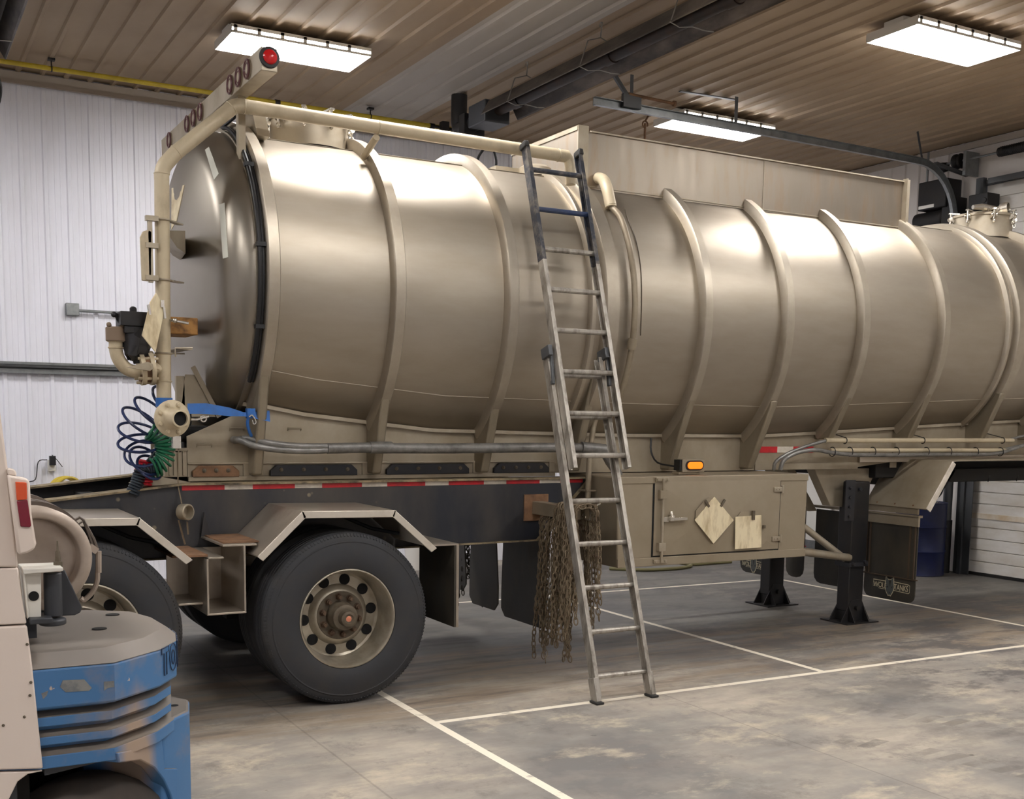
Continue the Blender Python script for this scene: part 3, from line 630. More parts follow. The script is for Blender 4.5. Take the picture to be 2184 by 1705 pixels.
# longitudinal weld seam low on the shell, and the ledge where the skirt meets it
def sweep_seam(t, off, h, x0, x1, name, mt):
    b = MB(); pts = [sec(x, t, off) for x in np.arange(x0, x1, .1)]
    b.tube(pts, h, 6); return b.build(name, mt, T)
sweep_seam(-37.5, 0.0, .004, 2.0, 10.1, 'weld_seam', 'rib'); 
b = MB()
for x in np.arange(2.0, 10.05, .1):
    z0 = ZT-rz(x)-rz(x)*math.sqrt(1-((YC-YS)/RY)**2); z1 = ZT-rz(x+.1)-rz(x+.1)*math.sqrt(1-((YC-YS)/RY)**2)
    b.prism([(x, YS-.03, z0-.012), (x, YS-.03, z0+.012), (x, YS+.04, z0+.012), (x, YS+.04, z0-.012)], (.1, 0, z1-z0))
b.build('skirt_ledge', 'alum', T, smooth=False)
for s in (1, -1):                                       # skirts, near and far side
    y = YC-s*(YC-YS)
    zt = lambda x: ZT-rz(x)-rz(x)*math.sqrt(1-((YC-YS)/RY)**2)+.01
    poly = [(1.655, y, 1.345), (1.655, y, 1.60), (1.95, y, 1.735), (2.05, y, 1.735)]+[(x, y, zt(x)) for x in np.arange(2.1, 10.1, .2)]+[(10.1, y, 1.42), (7.95, y, 1.42), (7.2, y, 1.345)]
    sk = MB().prism(poly, (0, .012*s, 0)).build('skirt', 'skirt', T)
    if s == 1:
        b = MB(); b.box(1.655, 4.3, YS-.012, YS, 1.425, 1.437); b.box(1.655, 4.3, YS-.02, YS, 1.322, 1.352); 
        for (x0, x1) in ((2.0, 2.13), (2.80, 2.93), (3.63, 3.75), (4.25, 4.3)): b.box(x0, x1, YS-.012, YS, 1.35, 1.43)
        b.build('skirt_stiffener', 'skirt', sk, bevel=.004)
        for (a, c) in ((1.68, 1.97), (2.17, 2.76), (2.97, 3.59), (3.79, 4.24)):
            p = MB().prism([(a, YS-.03, 1.35), (a, YS-.03, 1.385), (a+.04, YS-.03, 1.42), (c-.04, YS-.03, 1.42), (c, YS-.03, 1.385), (c, YS-.03, 1.35)], (0, .028, 0)).build('mounting_plate', 'rust' if a < 2 else 'bframe', sk, bevel=.003)
            b = MB(); n = 4 if a > 2 else 3
            for k in range(n):
                x = a+.07+(c-a-.14)*k/(n-1); b.lathe((x, YS-.03, 1.39), (0, -1, 0), [(0, .014), (.006, .013), (.007, .008), (.012, .007), (.013, .001)], 8)
            b.build('bolts', 'hub', sk)
        for (px, py) in ((436, 950), (505, 915), (628, 915)):
            p = at(px, py, Y=YS-.002); b = MB(); b.tube([(p.x-.045, YS-.002, p.z-.012), (p.x-.045, YS-.006, p.z+.004), (p.x+.045, YS-.006, p.z+.004), (p.x+.045, YS-.002, p.z-.012)], .005, 6)
            b.box(p.x-.04, p.x+.04, YS-.003, YS+.001, p.z-.012, p.z); b.build('tie_slot', ['skirt'][0], sk)
MB().box(6.2, 7.35, YS-.01, YS+.002, 1.345, 1.40).build('lower_rail', 'skirt', T, bevel=.003)
# forward frame rails (gooseneck)
for s in (1, -1):
    y = YC-s*(YC-YS)
    b = MB(); b.box(7.35, 10.15, y-.03 if s == 1 else y-.01, y+.01 if s == 1 else y+.03, 1.40, 1.46); b.build('gooseneck_rail', 'fend', T, bevel=.004)
b = MB(); b.box(7.6, 10.1, 7.12, 8.16, 1.26, 1.42); b.box(8.1, 9.7, 7.0, 8.3, 1.22, 1.34)
b.prism([(8.0, 7.0, 1.34), (8.2, 7.0, 1.16), (8.35, 7.0, 1.16), (8.5, 7.0, 1.34)], (0, 1.2, 0)); b.build('coupler_plate', 'dark', T, bevel=.01)
b = MB()
for x in (8.25, 8.33, 8.9, 9.3): b.tube([(x, 7.02, 1.3), (x+.02, 7.0, 1.22), (x+.05, 7.01, 1.3)], .008, 5)
b.cyl((8.08, 6.99, 1.36), (8.08, 6.95, 1.36), .03, 14); b.build('hose_hooks', 'black', T)
# tank interior floor shadowing plate: cross members between skirts
b = MB()
for x in (1.75, 2.6, 3.4, 4.2, 5.4, 6.2, 7.0, 7.8): b.box(x-.04, x+.04, YS+.012, 8.16, 1.35, 1.55)
b.build('crossmember', 'alum', T)
# ---------------- black rear beam
YBm = 7.0
for s in (1, -1):
    y = YBm if s == 1 else 2*YC-YBm
    d = .05*s
    z = lambda x: np.interp(x, [-2, .77, 1.60, 4.49], [.95, 1.22, 1.31, 1.30])
    poly = [(-2, y, .95), (.77, y, 1.215), (1.60, y, 1.305), (4.53, y, 1.305), (4.34, y, 1.08), (4.18, y, .92), (4.10, y, .87), (3.3, y, .862), (1.3, y, .862), (-2, y, .75)]
    bm = MB().prism(poly, (0, .012*s, 0)).build('frame_beam', 'beam', T)
    b = MB(); yy = y-.03*s
    for (p, q) in (((-2, .955), (.77, 1.22)), ((.77, 1.22), (1.60, 1.312)), ((1.60, 1.312), (4.53, 1.312))):
        b.bar((p[0], y+.05*s, p[1]), (q[0], y+.05*s, q[1]), .16, .012)
    b.bar((3.0, y+.05*s, .862), (4.10, y+.05*s, .87), .16, .01); b.bar((1.3, y+.05*s, .862), (3.0, y+.05*s, .862), .16, .01); b.bar((4.10, y+.05*s, .87), (4.53, y+.05*s, 1.30), .16, .01)
    b.build('beam_flange', 'rust' if s == 0 else mat('dusty_beam_flange', sr(150, 134, 104), .7, .1, sr(40, 36, 32), .9, 12), bm)
    if s == 1:
        b = MB(); px = [388, 479, 539, 629, 687, 772, 826, 907, 957, 1032, 1080, 1151, 1195, 1243]
        X = [at(p, 1043-(p-388)*.0215, Y=y-.004).x for p in px]
        for i in range(len(X)-1):
            b.mi = i % 2; b.box(X[i], X[i+1], y-.0035, y, 1.274+.004*(i/12), 1.303)
        b.build('reflective_tape', ['redt', 'whitet'], bm, smooth=False)
b = MB()
for x in (.2, 1.2, 1.68, 2.9, 3.6): b.box(x-.05, x+.05, YBm+.02, 2*YC-YBm-.02, .90, 1.2)
b.box(1.3, 4.1, 7.2, 8.08, 1.14, 1.2); b.build('frame_crossmember', 'dark', T)
# ---------------- wheels
def wheel(wx, yo, side, full=True):
    """dual wheel; yo = outer sidewall plane, side=+1 faces the camera (-Y)"""
    d = -side      # axis pointing outward
    ax = (0, d, 0); R0 = .525
    def lathe(prof, y): b = MB(); b.lathe((wx, y, R0), ax, prof, 96 if full else 48, ); return b
    # rim (the part itself)
    rim0 = [(-.14, .262), (-.14, .25), (-.05, .232), (.0, .236), (.012, .2855-.02), (.018, .286), (.012, .292), (-.002, .292), (-.02, .275)]
    face = [(-.02, .282), (-.06, .272), (-.12, .268), (-.165, .262), (-.175, .248), (-.172, .19), (-.135, .165), (-.128, .150), (-.128, .001)]
    b = lathe([(-.03, .300), (.006, .306), (.014, .303), (.016, .296), (.006, .288)]+face, yo-side*(-.028))
    w_ = b.build('wheel', 'wheel', T)
    yf = yo+side*.028; 
    # tyre, outer and inner
    def tyre(yo_, nm):
        W = .27
        pr = [(-.03, .300), (-.012, .308), (.0, .34), (.003, .39), (-.002, .43), (-.008, .462), (-.006, .468), (-.012, .474), (-.018, .50), (-.03, .516), (-.04, .5205)]
        for k in range(5):
            c = -.055-.04*k; pr += [(c+.006, .5235), (c+.003, .512), (c-.003, .512), (c-.006, .5235)]
        pr += [(-W+.04, .5205), (-W+.02, .50), (-W+.0, .43), (-W-.002, .38), (-W+.02, .30), (-W+.04, .285)]
        bb = MB(); bb.lathe((wx, yo_, R0), ax, pr, 96); 
        # sidewall ribbing lines
        t_ = bb.build(nm, 'rubber', w_, ang=28)
        return t_
    tyre(yo, 'tire')
    g = MB()
    for k in range(150):                                  # fine shoulder lugs
        a = 2*math.pi*k/150; c, s_ = math.cos(a), math.sin(a)
        p = Vector((wx+.500*s_, yo+side*.0165, R0+.500*c)); q = Vector((wx+.517*s_, yo+side*.030, R0+.517*c))
        g.bar(p, q, .006, .008, (c, 0, -s_))
    if full: g.build('shoulder_lugs', 'rubber', w_, smooth=False)
    tyre(yo+side*.32, 'inner_tire')
    bb = MB(); bb.lathe((wx, yo+side*.35, R0), ax, [(-.2, .29), (.01, .292), (.01, .27), (-.1, .24), (-.12, .001)], 48); bb.build('inner_rim', 'wheel', w_)
    if not full: return
    # hand holes (ten, dark recesses with a rolled edge)
    off = 12
    for k in range(10):
        a = R_(36*k+off); c = Vector((wx+.205*math.sin(a), yf+side*.146, R0+.205*math.cos(a)))
        c = Vector((wx+.219*math.sin(a), yf+side*.1735, R0+.219*math.cos(a)))
        bb = MB(); bb.lathe(c, (0, d, 0), [(-.01, .034), (.006, .034), (.0068, .032), (.0068, .001)], 20); bb.build('hand_hole', 'hole', w_)
    # mounting disc, lug nuts, hub
    bb = MB(); bb.lathe((wx, yf+side*.128, R0), ax, [(0, .15), (.004, .148), (.005, .12), (.004, .001)], 40); bb.build('disc_face', 'hub', w_)
    for k in range(10):
        a = R_(36*k+30); c = (wx+.118*math.sin(a), yf+side*.126, R0+.118*math.cos(a))
        bb = MB(); bb.lathe(c, ax, [(0, .022), (.006, .022), (.007, .017), (.03, .016), (.034, .012), (.045, .011), (.046, .001)], 6 if False else 10); bb.build('lug_nut', 'nut', w_)
    bb = MB(); bb.lathe((wx, yf+side*.128, R0), ax, [(0, .092), (.05, .088), (.06, .082), (.095, .078), (.10, .068), (.10, .05), (.15, .046), (.156, .03), (.15, .026)], 40); bb.build('hub', 'hub', w_)
    bb = MB(); bb.lathe((wx, yf-side*.018, R0), ax, [(-.01, .03), (.002, .03), (.003, .02), (.006, .014), (.007, .001)], 10); bb.build('oil_plug', 'copper', w_)
wheel(2.42, 6.34, 1); wheel(.92, 6.34, 1); wheel(2.42, 8.94, -1, False); wheel(.92, 8.94, -1, False)
for x in (.92, 2.42):
    b = MB(); b.cyl((x, 6.95, .525), (x, 8.33, .525), .07, 16)
    for y in (7.1, 8.18): b.box(x-.55, x+.12, y-.05, y+.05, .45, .62); b.box(x-.62, x-.48, y-.06, y+.06, .55, .95); b.lathe((x+.35, y, .55), (0, 0, 1), [(0, .1), (.02, .12), (.12, .13), (.22, .12), (.34, .1)], 20); b.box(x+.05, x+.42, y-.05, y+.05, .5, .56)
    for y in (6.97, 8.31): b.lathe((x, y, .525), (0, 1 if y > 7.6 else -1, 0), [(-.1, .2), (.0, .2)], 24)
    b.build('axle', 'dark', T)
# ---------------- fenders
def fender(dx, y0, y1, s):
    P = [(1.865, .935), (2.13, 1.185), (2.715, 1.175), (2.99, .935)]
    b = MB(); th = .008
    for i in range(3):
        (xa, za), (xb, zb) = P[i], P[i+1]
        b.prism([(xa+dx, y0, za), (xb+dx, y0, zb), (xb+dx, y0, zb-th), (xa+dx, y0, za-th)], (0, y1-y0, 0))
    f = b.build('fender', 'fend', T, smooth=False)
    b = MB(); ye = y0 if s == 1 else y1
    h = .042
    for i in range(3):
        (xa, za), (xb, zb) = P[i], P[i+1]; d = Vector((xb-xa, 0, zb-za)).normalized(); nn = Vector((d.z, 0, -d.x))*h
        if nn.z > 0: nn = -nn
        e = d*.006
        b.prism([Vector((xa+dx, ye, za))-e, Vector((xb+dx, ye, zb))+e, Vector((xb+dx, ye, zb))+nn*1+e*-1, Vector((xa+dx, ye, za))+nn+e*(1 if i else 0)], (0, -.012*s, 0))
    b.build('fender_lip', 'lip', f, bevel=.003)
    if s == 1:
        b = MB(); b.tube([(2.45+dx, 6.97, 1.16), (2.75+dx, 6.8, 1.02), (2.9+dx, 6.7, .99)], .012, 6); b.build('fender_brace', 'bframe', f)
    return f
fender(0, 6.34, 6.99, 1); fender(-1.50, 6.34, 6.99, 1); fender(0, 8.29, 8.94, -1); fender(-1.5, 8.29, 8.94, -1)
# step box between the wheels
Yk = 6.45
b = MB()
b.box(1.60, 1.827, 6.96, 6.98, .6, .925); b.box(1.60, 1.612, Yk, 6.98, .60, .925); b.box(1.815, 1.827, Yk, 6.98, .60, .985); b.box(1.60, 1.827, Yk, 6.98, .588, .60)
b.box(1.60, 1.70, Yk, 6.98, .915, .925); b.box(1.70, 1.90, Yk+.02, 6.98, .98, .992); b.box(1.46, 1.60, 6.55, 6.98, .64, .652)
b.prism([(1.47, 6.9, .93), (1.47, 6.9, .66), (1.55, 6.9, .60), (1.60, 6.9, .60), (1.60, 6.9, .93)], (0, -.01, 0)); b.build('step_box', 'fend', T, smooth=False, bevel=.002)
b = MB(); b.box(1.42, 1.62, Yk+.05, 6.98, .925, .937); b.box(1.72, 1.93, Yk+.08, 6.98, .992, 1.0); b.build('rusty_step_ledge', 'rust', T)
MB().prism([(1.70, 6.98, .99), (1.72, 6.98, 1.14), (1.76, 6.98, .99)], (0, -.01, 0)).build('beam_fin', 'bframe', T)
# first mud flap with its angle frame
b = MB(); b.box(3.06, 3.185, 6.90, 6.93, .44, .93)
b = MB(); b.prism([(3.17, 6.44, .93), (3.17, 6.44, .40), (3.17, 6.98, .40), (3.17, 6.98, .93)], (.012, 0, 0)); f = b.build('mud_flap', 'flap', T)
b = MB(); b.box(3.182, 3.20, 6.435, 6.45, .40, .93); b.box(3.0, 3.2, 6.44, 6.98, .93, .94); b.build('flap_frame', 'fend', f)
for y0, y1, zb, x in ((7.02, 7.70, .20, 4.2), (7.76, 8.25, .22, 4.2), (8.32, 8.92, .30, 4.2)):
    r_ = .06
    MB().prism([(x, y0+.06, .95), (x, y0, .42), (x, y0, zb+r_), (x, y0+r_, zb), (x, y1-r_, zb), (x, y1, zb+r_), (x, y1, .42), (x, y1-.03, .95)], (.012, 0, 0)).build('mud_flap', 'flap', T)
# round camlock cap hung on the beam
p = at(387, 1092, Y=6.94)
b = MB(); b.lathe((p.x, 6.94, p.z), (.55, -.83, 0), [(0, .002), (.0, .048), (.055, .050), (.06, .046), (.06, .040), (.012, .038), (.010, .001)], 28); cp = b.build('camlock_cap', 'alum', T)
b = MB(); b.tube([(p.x, 6.93, p.z+.05), (p.x-.005, 6.99, p.z+.15), (p.x-.005, 7.0, 1.5)], .004, 5); b.tube([(p.x-.02, 6.93, p.z-.05), (p.x-.0, 6.95, p.z-.12), (p.x+.02, 6.95, p.z-.2)], .006, 5); b.tube([(p.x+.03, 6.93, p.z-.06), (p.x+.04, 6.95, p.z-.14)], .006, 5); b.build('cap_chain', 'chain', cp)
# ---------------- spill box on top
b = MB(); x0, x1, ya, yb, z0, z1 = 4.48, 7.81, 7.15, 8.13, 3.40, 3.80
t_ = .006
b.box(x0, x1, ya, ya+t_, z0, z1); b.box(x0, x1, yb-t_, yb, z0, z1); b.box(x0, x0+t_, ya, yb, z0, z1); b.box(x1-t_, x1, ya, yb, z0, z1)
sb = b.build('spill_box', 'spill', T, smooth=False)
b = MB(); b.box(x0-.004, x0+.085, ya-.008, ya, z0-.02, z1+.035); b.box(x0-.008, x0, ya, yb, z1, z1+.03)
b.box(x0+.1, x1, ya-.018, ya, z1-.006, z1+.004); b.box(x1-.03, x1+.04, ya-.012, ya, z0, z1+.02); b.box(x1-.035, x1-.025, ya-.05, ya, z0, z1+.02)
b.box(x0+.085, x1, ya-.006, ya, z0+.012, z0+.02); b.box(6.22, 6.226, ya-.003, ya, z0, z1); b.build('spill_box_trim', 'alum', sb, smooth=False)
b = MB(); b.box(2.1, 10.1, 7.30, 7.312, 3.44, 3.482); b.box(2.1, 10.1, 7.30, 7.345, 3.478, 3.484); b.box(2.1, 10.1, 7.93, 7.945, 3.44, 3.482)
b.build('walkway_ledge', 'alum', T, smooth=False)
# manholes
def manhole(x, r, zt, n, nm='manhole'):
    b = MB(); b.lathe((x, YC-.05, 3.50), (0, 0, 1), [(0, r), (zt-3.50-.025, r), (zt-3.50-.02, r+.012), (zt-3.50, r+.012), (zt-3.50+.006, r-.01), (zt-3.50+.03, r*.6), (zt-3.50+.035, .001)], 48)
    mh = b.build(nm, 'alum', T)
    for k in range(n):
        a = 2*math.pi*(k+.3)/n; c = Vector((x+(r+.03)*math.sin(a), YC-.05-(r+.03)*math.cos(a), zt)); o = Vector((math.sin(a), -math.cos(a), 0)); q = Vector((math.cos(a), math.sin(a), 0))
        b = MB()
        for s in (-1, 1): b.bar(c-o*.03+q*.022*s+Vector((0, 0, -.05)), c+o*.012+q*.022*s+Vector((0, 0, -.02)), .01, .03); b.ring(c+q*.022*s+Vector((0, 0, -.03)), q, .017, .006, 12, 6)
        b.cyl(c-q*.03+Vector((0, 0, -.03)), c+q*.03+Vector((0, 0, -.03)), .009, 8); b.tube([c+Vector((0, 0, -.075)), c+Vector((0, 0, .02))], .010, 8); b.ring(c+Vector((0, 0, -.085)), q, .014, .007, 10, 6)
        b.bar(c-o*.08+Vector((0, 0, .02)), c+o*.02+Vector((0, 0, .025)), .03, .012)
        b.build('clamp', 'silver', mh)
    return mh
manhole(2.62, .26, 3.70, 10); mh = manhole(9.35, .27, 3.72, 8)
b = MB(); b.lathe((9.36, 7.42, 3.76), (.35, -.9, .1), [(-.08, .03), (0, .035), (.02, .055), (.09, .058), (.09, .05), (.03, .045), (.03, .001)], 24); b.tube([(9.28, 7.4, 3.75), (9.1, 7.4, 3.76), (9.0, 7.42, 3.75)], [.035, .03, .02], 10); b.build('vent_valve', 'silver', mh)
b = MB(); b.box(4.0, 4.3, 7.5, 7.8, 3.53, 3.56); b.lathe((4.3, 7.45, 3.5), (0, 0, 1), [(0, .12), (.06, .12), (.08, .09), (.09, .001)], 28); b.build('vent_dome', 'alum', T)
# ---------------- rear riser pipe, top vapour pipe
YP = 6.85
def pp(px, py, y=YP): return at(px, py, Y=y)
px_r = .068
P = [pp(350, 880)]+[pp(348, 700), pp(346, 500), pp(345, 385), pp(350, 352), pp(372, 326), pp(420, 286), pp(470, 247), pp(490, 232), pp(512, 228)]
rp = MB(); rp.tube([P[0], P[1], P[2], P[3]], .042, 24); rp.tube([P[3], at(345, 372, Y=YP), at(350, 355, Y=YP), at(362, 340, Y=YP), at(377, 324, Y=YP)], .0425, 24, smooth=4)
rp.tube([at(375, 326, Y=YP), at(492, 232, Y=YP)], .042, 24); rp.tube([at(485, 238, Y=YP), at(497, 228, Y=YP), at(512, 226, Y=YP), at(530, 229, Y=YP)], .0425, 24, smooth=4)
rs = rp.build('riser_pipe', 'beige', T, ang=50)
for (q, d_) in ((pp(345, 371), (0, 0, 1)), (pp(376, 325), pp(470, 247)-pp(420, 286)), (pp(493, 231), pp(470, 247)-pp(420, 286)), (pp(350, 814), (0, 0, 1)), (pp(349, 756), (0, 0, 1))):
    MB().ring(q, d_, .042, .004, 28, 6).build('weld_bead', 'beige', rs)
tp = MB(); tp.tube([pp(515, 226), pp(1210, 334)], .041, 24); tp.tube([pp(1195, 331), pp(1207, 334), pp(1215, 350), pp(1217, 395)], .036, 20, smooth=4)
tv = tp.build('vapour_pipe', 'beige', T, ang=50)
for a_, c_ in ((806, 272), (520, 227), (1190, 331)): MB().ring(pp(a_, c_), (1, 0, 0), .041, .004, 28, 6).build('weld_bead', 'beige', tv)
b = MB(); q = pp(803, 275)
b.cyl((q.x, YP, q.z-.05), (q.x, YP+.22, q.z-.13), .022, 14); b.build('pipe_post', 'beige', tv)
# pipe clamps and brackets to the head
for (px, py, rr) in ((345, 470, .05), (347, 598, .049), (349, 754, .047)):
    q = pp(px, py); b = MB(); b.ring(q, (0, 0, 1), rr, .005, 28, 6); b.bar(q+Vector((.045, 0, 0)), q+Vector((.14, .16, .01)), .04, .008, (0, 0, 1)); b.cyl(q+Vector((-.09, -.03, .0)), q+Vector((-.065, .0, 0)), .01, 8); b.build('pipe_clamp', 'alum', rs)
q = pp(390, 492); b = MB(); b.prism([(q.x-.09, 6.9, q.z+.0), (q.x+.06, 7.05, q.z+.03), (q.x+.06, 7.05, q.z-.10), (q.x-.0, 7.0, q.z-.08)], (.05, .35, 0)); b.build('head_bracket', 'alum', rs)
q = pp(390, 697, 6.95); b = MB(); b.box(q.x-.08, q.x+.09, 6.95, 7.25, q.z-.045, q.z+.055); b.build('packing_block', 'wood', rs, bevel=.006)
b = MB(); b.tube([pp(352, 683), pp(372, 684, 6.8), pp(402, 690, 6.8)], .008, 6); b.sphere(pp(373, 684, 6.78), .014); b.build('u_bolt', 'silver', rs)
b = MB(); q = pp(385, 747); b.tube([(q.x-.03, YP, q.z-.04), (q.x-.03, YP, q.z+.01), (q.x+.07, YP, q.z+.015)], .006, 5); b.box(q.x-.03, q.x+.07, YP, 7.3, q.z+.005, q.z+.012); b.build('angle_bracket', 'alum', rs)
# rear gusset plates beside the riser
b = MB(); b.prism([(1.675, 7.2, 1.98), (1.74, 7.2, 1.98), (1.86, 7.2, 1.72), (1.64, 7.2, 1.72)], (0, .012, 0)); b.bar((1.72, 7.19, 2.03), (1.88, 7.19, 1.72), .012, .03); b.box(1.62, 1.67, 7.2, 7.24, 1.72, 1.97); b.build('head_gusset', 'skirt', T)
b = MB(); b.box(1.52, 1.652, YS-.002, YS+.35, 1.35, 1.52); 
for k in range(4): b.box(1.54+.028*k, 1.55+.028*k, YS-.01, YS, 1.36, 1.51)
b.box(1.50, 1.66, YS-.012, YS, 1.51, 1.53); b.build('louvred_box', 'skirt', T, bevel=.002)
MB().prism([(1.36, 7.02, 1.30), (1.46, 7.02, 1.36), (1.66, 7.02, 1.32)], (0, .4, 0)).build('deck_wedge', 'skirt', T)
b = MB(); b.box(1.66, 1.9, 7.2, 8.1, 1.36, 1.66); b.cyl((1.6, 7.15, 1.62), (1.75, 7.3, 1.6), .05, 14); b.box(1.56, 1.7, 7.14, 7.3, 1.66, 1.76); b.cyl((1.6, 7.1, 1.5), (1.6, 7.3, 1.7), .03); b.build('valve_block', 'dark', T, bevel=.02)
# discharge flange at the foot of the riser
c = pp(368, 893, 6.62); axf = Vector((.16, -1, 0)).normalized()
b = MB(); b.lathe(c, axf, [(-.06, .044), (-.03, .046), (-.028, .098), (-.004, .105), (.0, .105), (.004, .10), (.006, .07), (.03, .052), (.075, .050), (.12, .050), (.122, .047), (.122, .040), (-.02, .040), (-.02, .001)], 48)
fl = b.build('discharge_flange', 'beige', T, ang=50)
b = MB(); b.lathe(c, axf, [(.1, .0405), (.0, .0395), (-.02, .0395), (-.02, .001)], 24); b.build('pipe_bore', 'hole', fl)
for k in range(8):
    a = R_(45*k+22); u = axf.cross(Vector((0, 0, 1))).normalized(); 
    MB().lathe(c+u*.082*math.sin(a)+Vector((0, 0, .082*math.cos(a))), axf, [(0, .015), (.012, .014), (.014, .010), (.02, .009), (.021, .001)], 8).build('flange_bolt', 'beige', fl)
b = MB(); b.tube([c-axf*.02, c-axf*.10, pp(356, 884), pp(351, 868), pp(350, 850)], .044, 20, smooth=4); b.build('bottom_elbow', 'beige', fl)
b = MB(); q = c+Vector((.105, 0, -.005)); b.tube([q, q+Vector((.03, 0, .0)), q+Vector((.1, 0, .02))], .008, 6); b.ring(q+Vector((.07, 0, .005)), (0, 1, 0), .016, .005, 14, 6); b.box(c.x+.0, c.x+.045, c.y, c.y+.04, c.z-.17, c.z-.10); b.build('cam_lever', 'silver', fl)
# elbow, butterfly valve and actuator behind the riser
b = MB(); E0, E1, E2 = pp(247, 712), pp(252, 752), pp(296, 792)
b.tube([pp(247, 722), pp(247, 745), pp(254, 768), pp(272, 788), pp(298, 795)], .038, 22, smooth=5)
b.ring(pp(247, 742), (0, 0, 1), .039, .005, 24, 6); b.ring(pp(247, 728), (0, 0, 1), .043, .006, 24, 6)
b.tube([pp(325, 788), pp(345, 787)], .038, 22); ve = b.build('suction_elbow', 'beige', T, ang=50)
q = pp(247, 711); b = MB(); b.lathe(q+Vector((0, 0, -.045)), (0, 0, 1), [(0, .045), (0, .056), (.075, .056), (.08, .046), (.08, .038), (.0, .038)], 28)
for k in range(4): b.sphere(q+Vector((.05*math.cos(1.57*k+.6), .05*math.sin(1.57*k+.6), .045)), .014)
b.build('hose_coupler', mat('grimy_coupler', sr(122, 104, 86), .6, .2), ve, bevel=.003)
for px in (302, 322):
    q = pp(px, 787); b = MB(); b.lathe(q, (1, 0, .1), [(-.012, .038), (-.012, .095), (.012, .095), (.012, .038)], 36)
    for k in range(8): b.cyl(q+Vector((-.03, .080*math.sin(.785*k), .080*math.cos(.785*k))), q+Vector((.03, .080*math.sin(.785*k), .080*math.cos(.785*k))), .008, 8)
    b.build('valve_flange', 'beige', ve)
b = MB(); q = pp(312, 787); b.cyl(q+Vector((-.035, 0, 0)), q+Vector((.035, 0, 0)), .078, 28); b.build('valve_body', 'rust', ve)
b = MB(); b.prism([pp(270, 784, 6.72), pp(315, 772, 6.72), pp(326, 776, 6.72), pp(328, 786, 6.72), pp(320, 792, 6.72)], (0, .012, 0)); b.cyl(pp(318, 782, 6.72), pp(318, 782, 6.85), .014, 10); b.build('valve_lever', 'alum', ve, bevel=.002)
b = MB(); q = pp(279, 680)
b.box(q.x-.07, q.x+.10, YP-.08, YP+.08, q.z-.045, q.z+.035); b.box(q.x-.05, q.x+.09, YP-.07, YP+.07, q.z-.085, q.z-.045); b.lathe(pp(284, 662), (0, 0, 1), [(-.02, .02), (.01, .02), (.02, .012), (.022, .001)], 12)
b.tube([pp(266, 700), pp(256, 688), pp(248, 672), pp(243, 670)], .013, 8); b.sphere(pp(243, 671), .017); b.cyl(q+Vector((.0, 0, -.09)), pp(296, 775), .03, 12); b.build('actuator', 'black', ve, bevel=.012)
# crumpled black wrap hanging under the actuator
b = MB(); c0 = pp(293, 728); b.lathe(c0+Vector((-.02, 0, -.10)), (.15, 0, 1), [(-.01, .03), (.02, .06), (.07, .075), (.12, .085), (.17, .07), (.2, .04), (.21, .001)], 26)
b.v = [(x+random.uniform(-.010, .010), y+random.uniform(-.010, .010), z+random.uniform(-.01, .01)) for x, y, z in b.v]; b.build('tape_wrap', mat('wrinkled_tape', sr(58, 58, 60), .22, .3, rvar=.1), ve, ang=25)
# placard frames
def plate(pxs, y, th, name, mt, par, lab=None, dy=0):
    o = MB().prism([pp(a, b_, y+dy*(i % len(pxs))) for i, (a, b_) in enumerate(pxs)], (0, th, 0)).build(name, mt, par, bevel=.003)
    if lab: o['label'] = lab
    return o
pf = plate([(299, 506), (305, 494), (316, 490), (324, 494), (323, 596), (316, 600), (303, 598)], 6.80, .02, 'placard_frame', 'beige', T)
b = MB(); b.box(pp(312, 480).x, pp(321, 480).x, 6.8, 6.83, pp(316, 600).z-.01, pp(316, 464).z)
for py in (467, 525, 594): q = pp(330, py, 6.80); b.box(q.x-.05, q.x+.02, 6.79, 6.83, q.z-.012, q.z+.016)
b.build('placard_bracket', 'alum', pf, smooth=False)
pd = plate([(333, 624), (350, 655), (348, 678), (332, 752), (303, 716), (320, 645)], 6.70, .014, 'placard_diamond', 'plac', T, 'pale diamond placard tilted on the riser pipe')
b = MB(); b.box(*[v for v in (pp(330, 640).x, pp(337, 640).x)], 6.685, 6.70, pp(332, 655, 6.7).z, pp(332, 640, 6.7).z); b.bar(pp(316, 650, 6.7), pp(320, 672, 6.7), .012, .02); b.bar(pp(349, 655, 6.70), pp(352, 680, 6.70), .012, .02); b.build('placard_clip', 'silver', pd)
# light bar on top of the rear
q0 = at(545, 180, Y=6.75)
lb = MB()
A = at(507, 212, Y=6.92); B = at(573, 150, Y=6.50)
# a square housing with its long axis across the trailer, the near end facing the viewer
xa, xb, za, zb = 1.93, 2.10, 3.68, 3.86
xa, xb = at(557, 148, Y=6.38).x, at(592, 155, Y=6.38).x; zb = at(565, 100, Y=6.38).z; za = at(592, 155, Y=6.38).z
lb.box(xa, xb, 6.38, 8.9, za, zb); L = lb.build('light_bar', 'alum', T, bevel=.004)
for k, y in enumerate((6.62, 6.80, 6.98, 7.7, 7.88, 8.06, 8.6)):
    b = MB(); b.lathe((xa, y, (za+zb)/2), (-1, 0, 0), [(0, .055), (.006, .055), (.012, .048)], 28); b.mi = 1; b.ring((xa-.012, y, (za+zb)/2), (1, 0, 0), .05, .007, 28, 6); b.ring((xa-.012, y, (za+zb)/2), (1, 0, 0), .032, .004, 28, 6); b.build('rear_lamp', ['alum', 'redd'], L)
b = MB(); b.lathe(((xa+xb)/2, 6.38, (za+zb)/2+.01), (0, -1, 0), [(0, .058), (.012, .056), (.014, .04), (.02, .038)], 28); b.build('lamp_grommet', 'black', L)
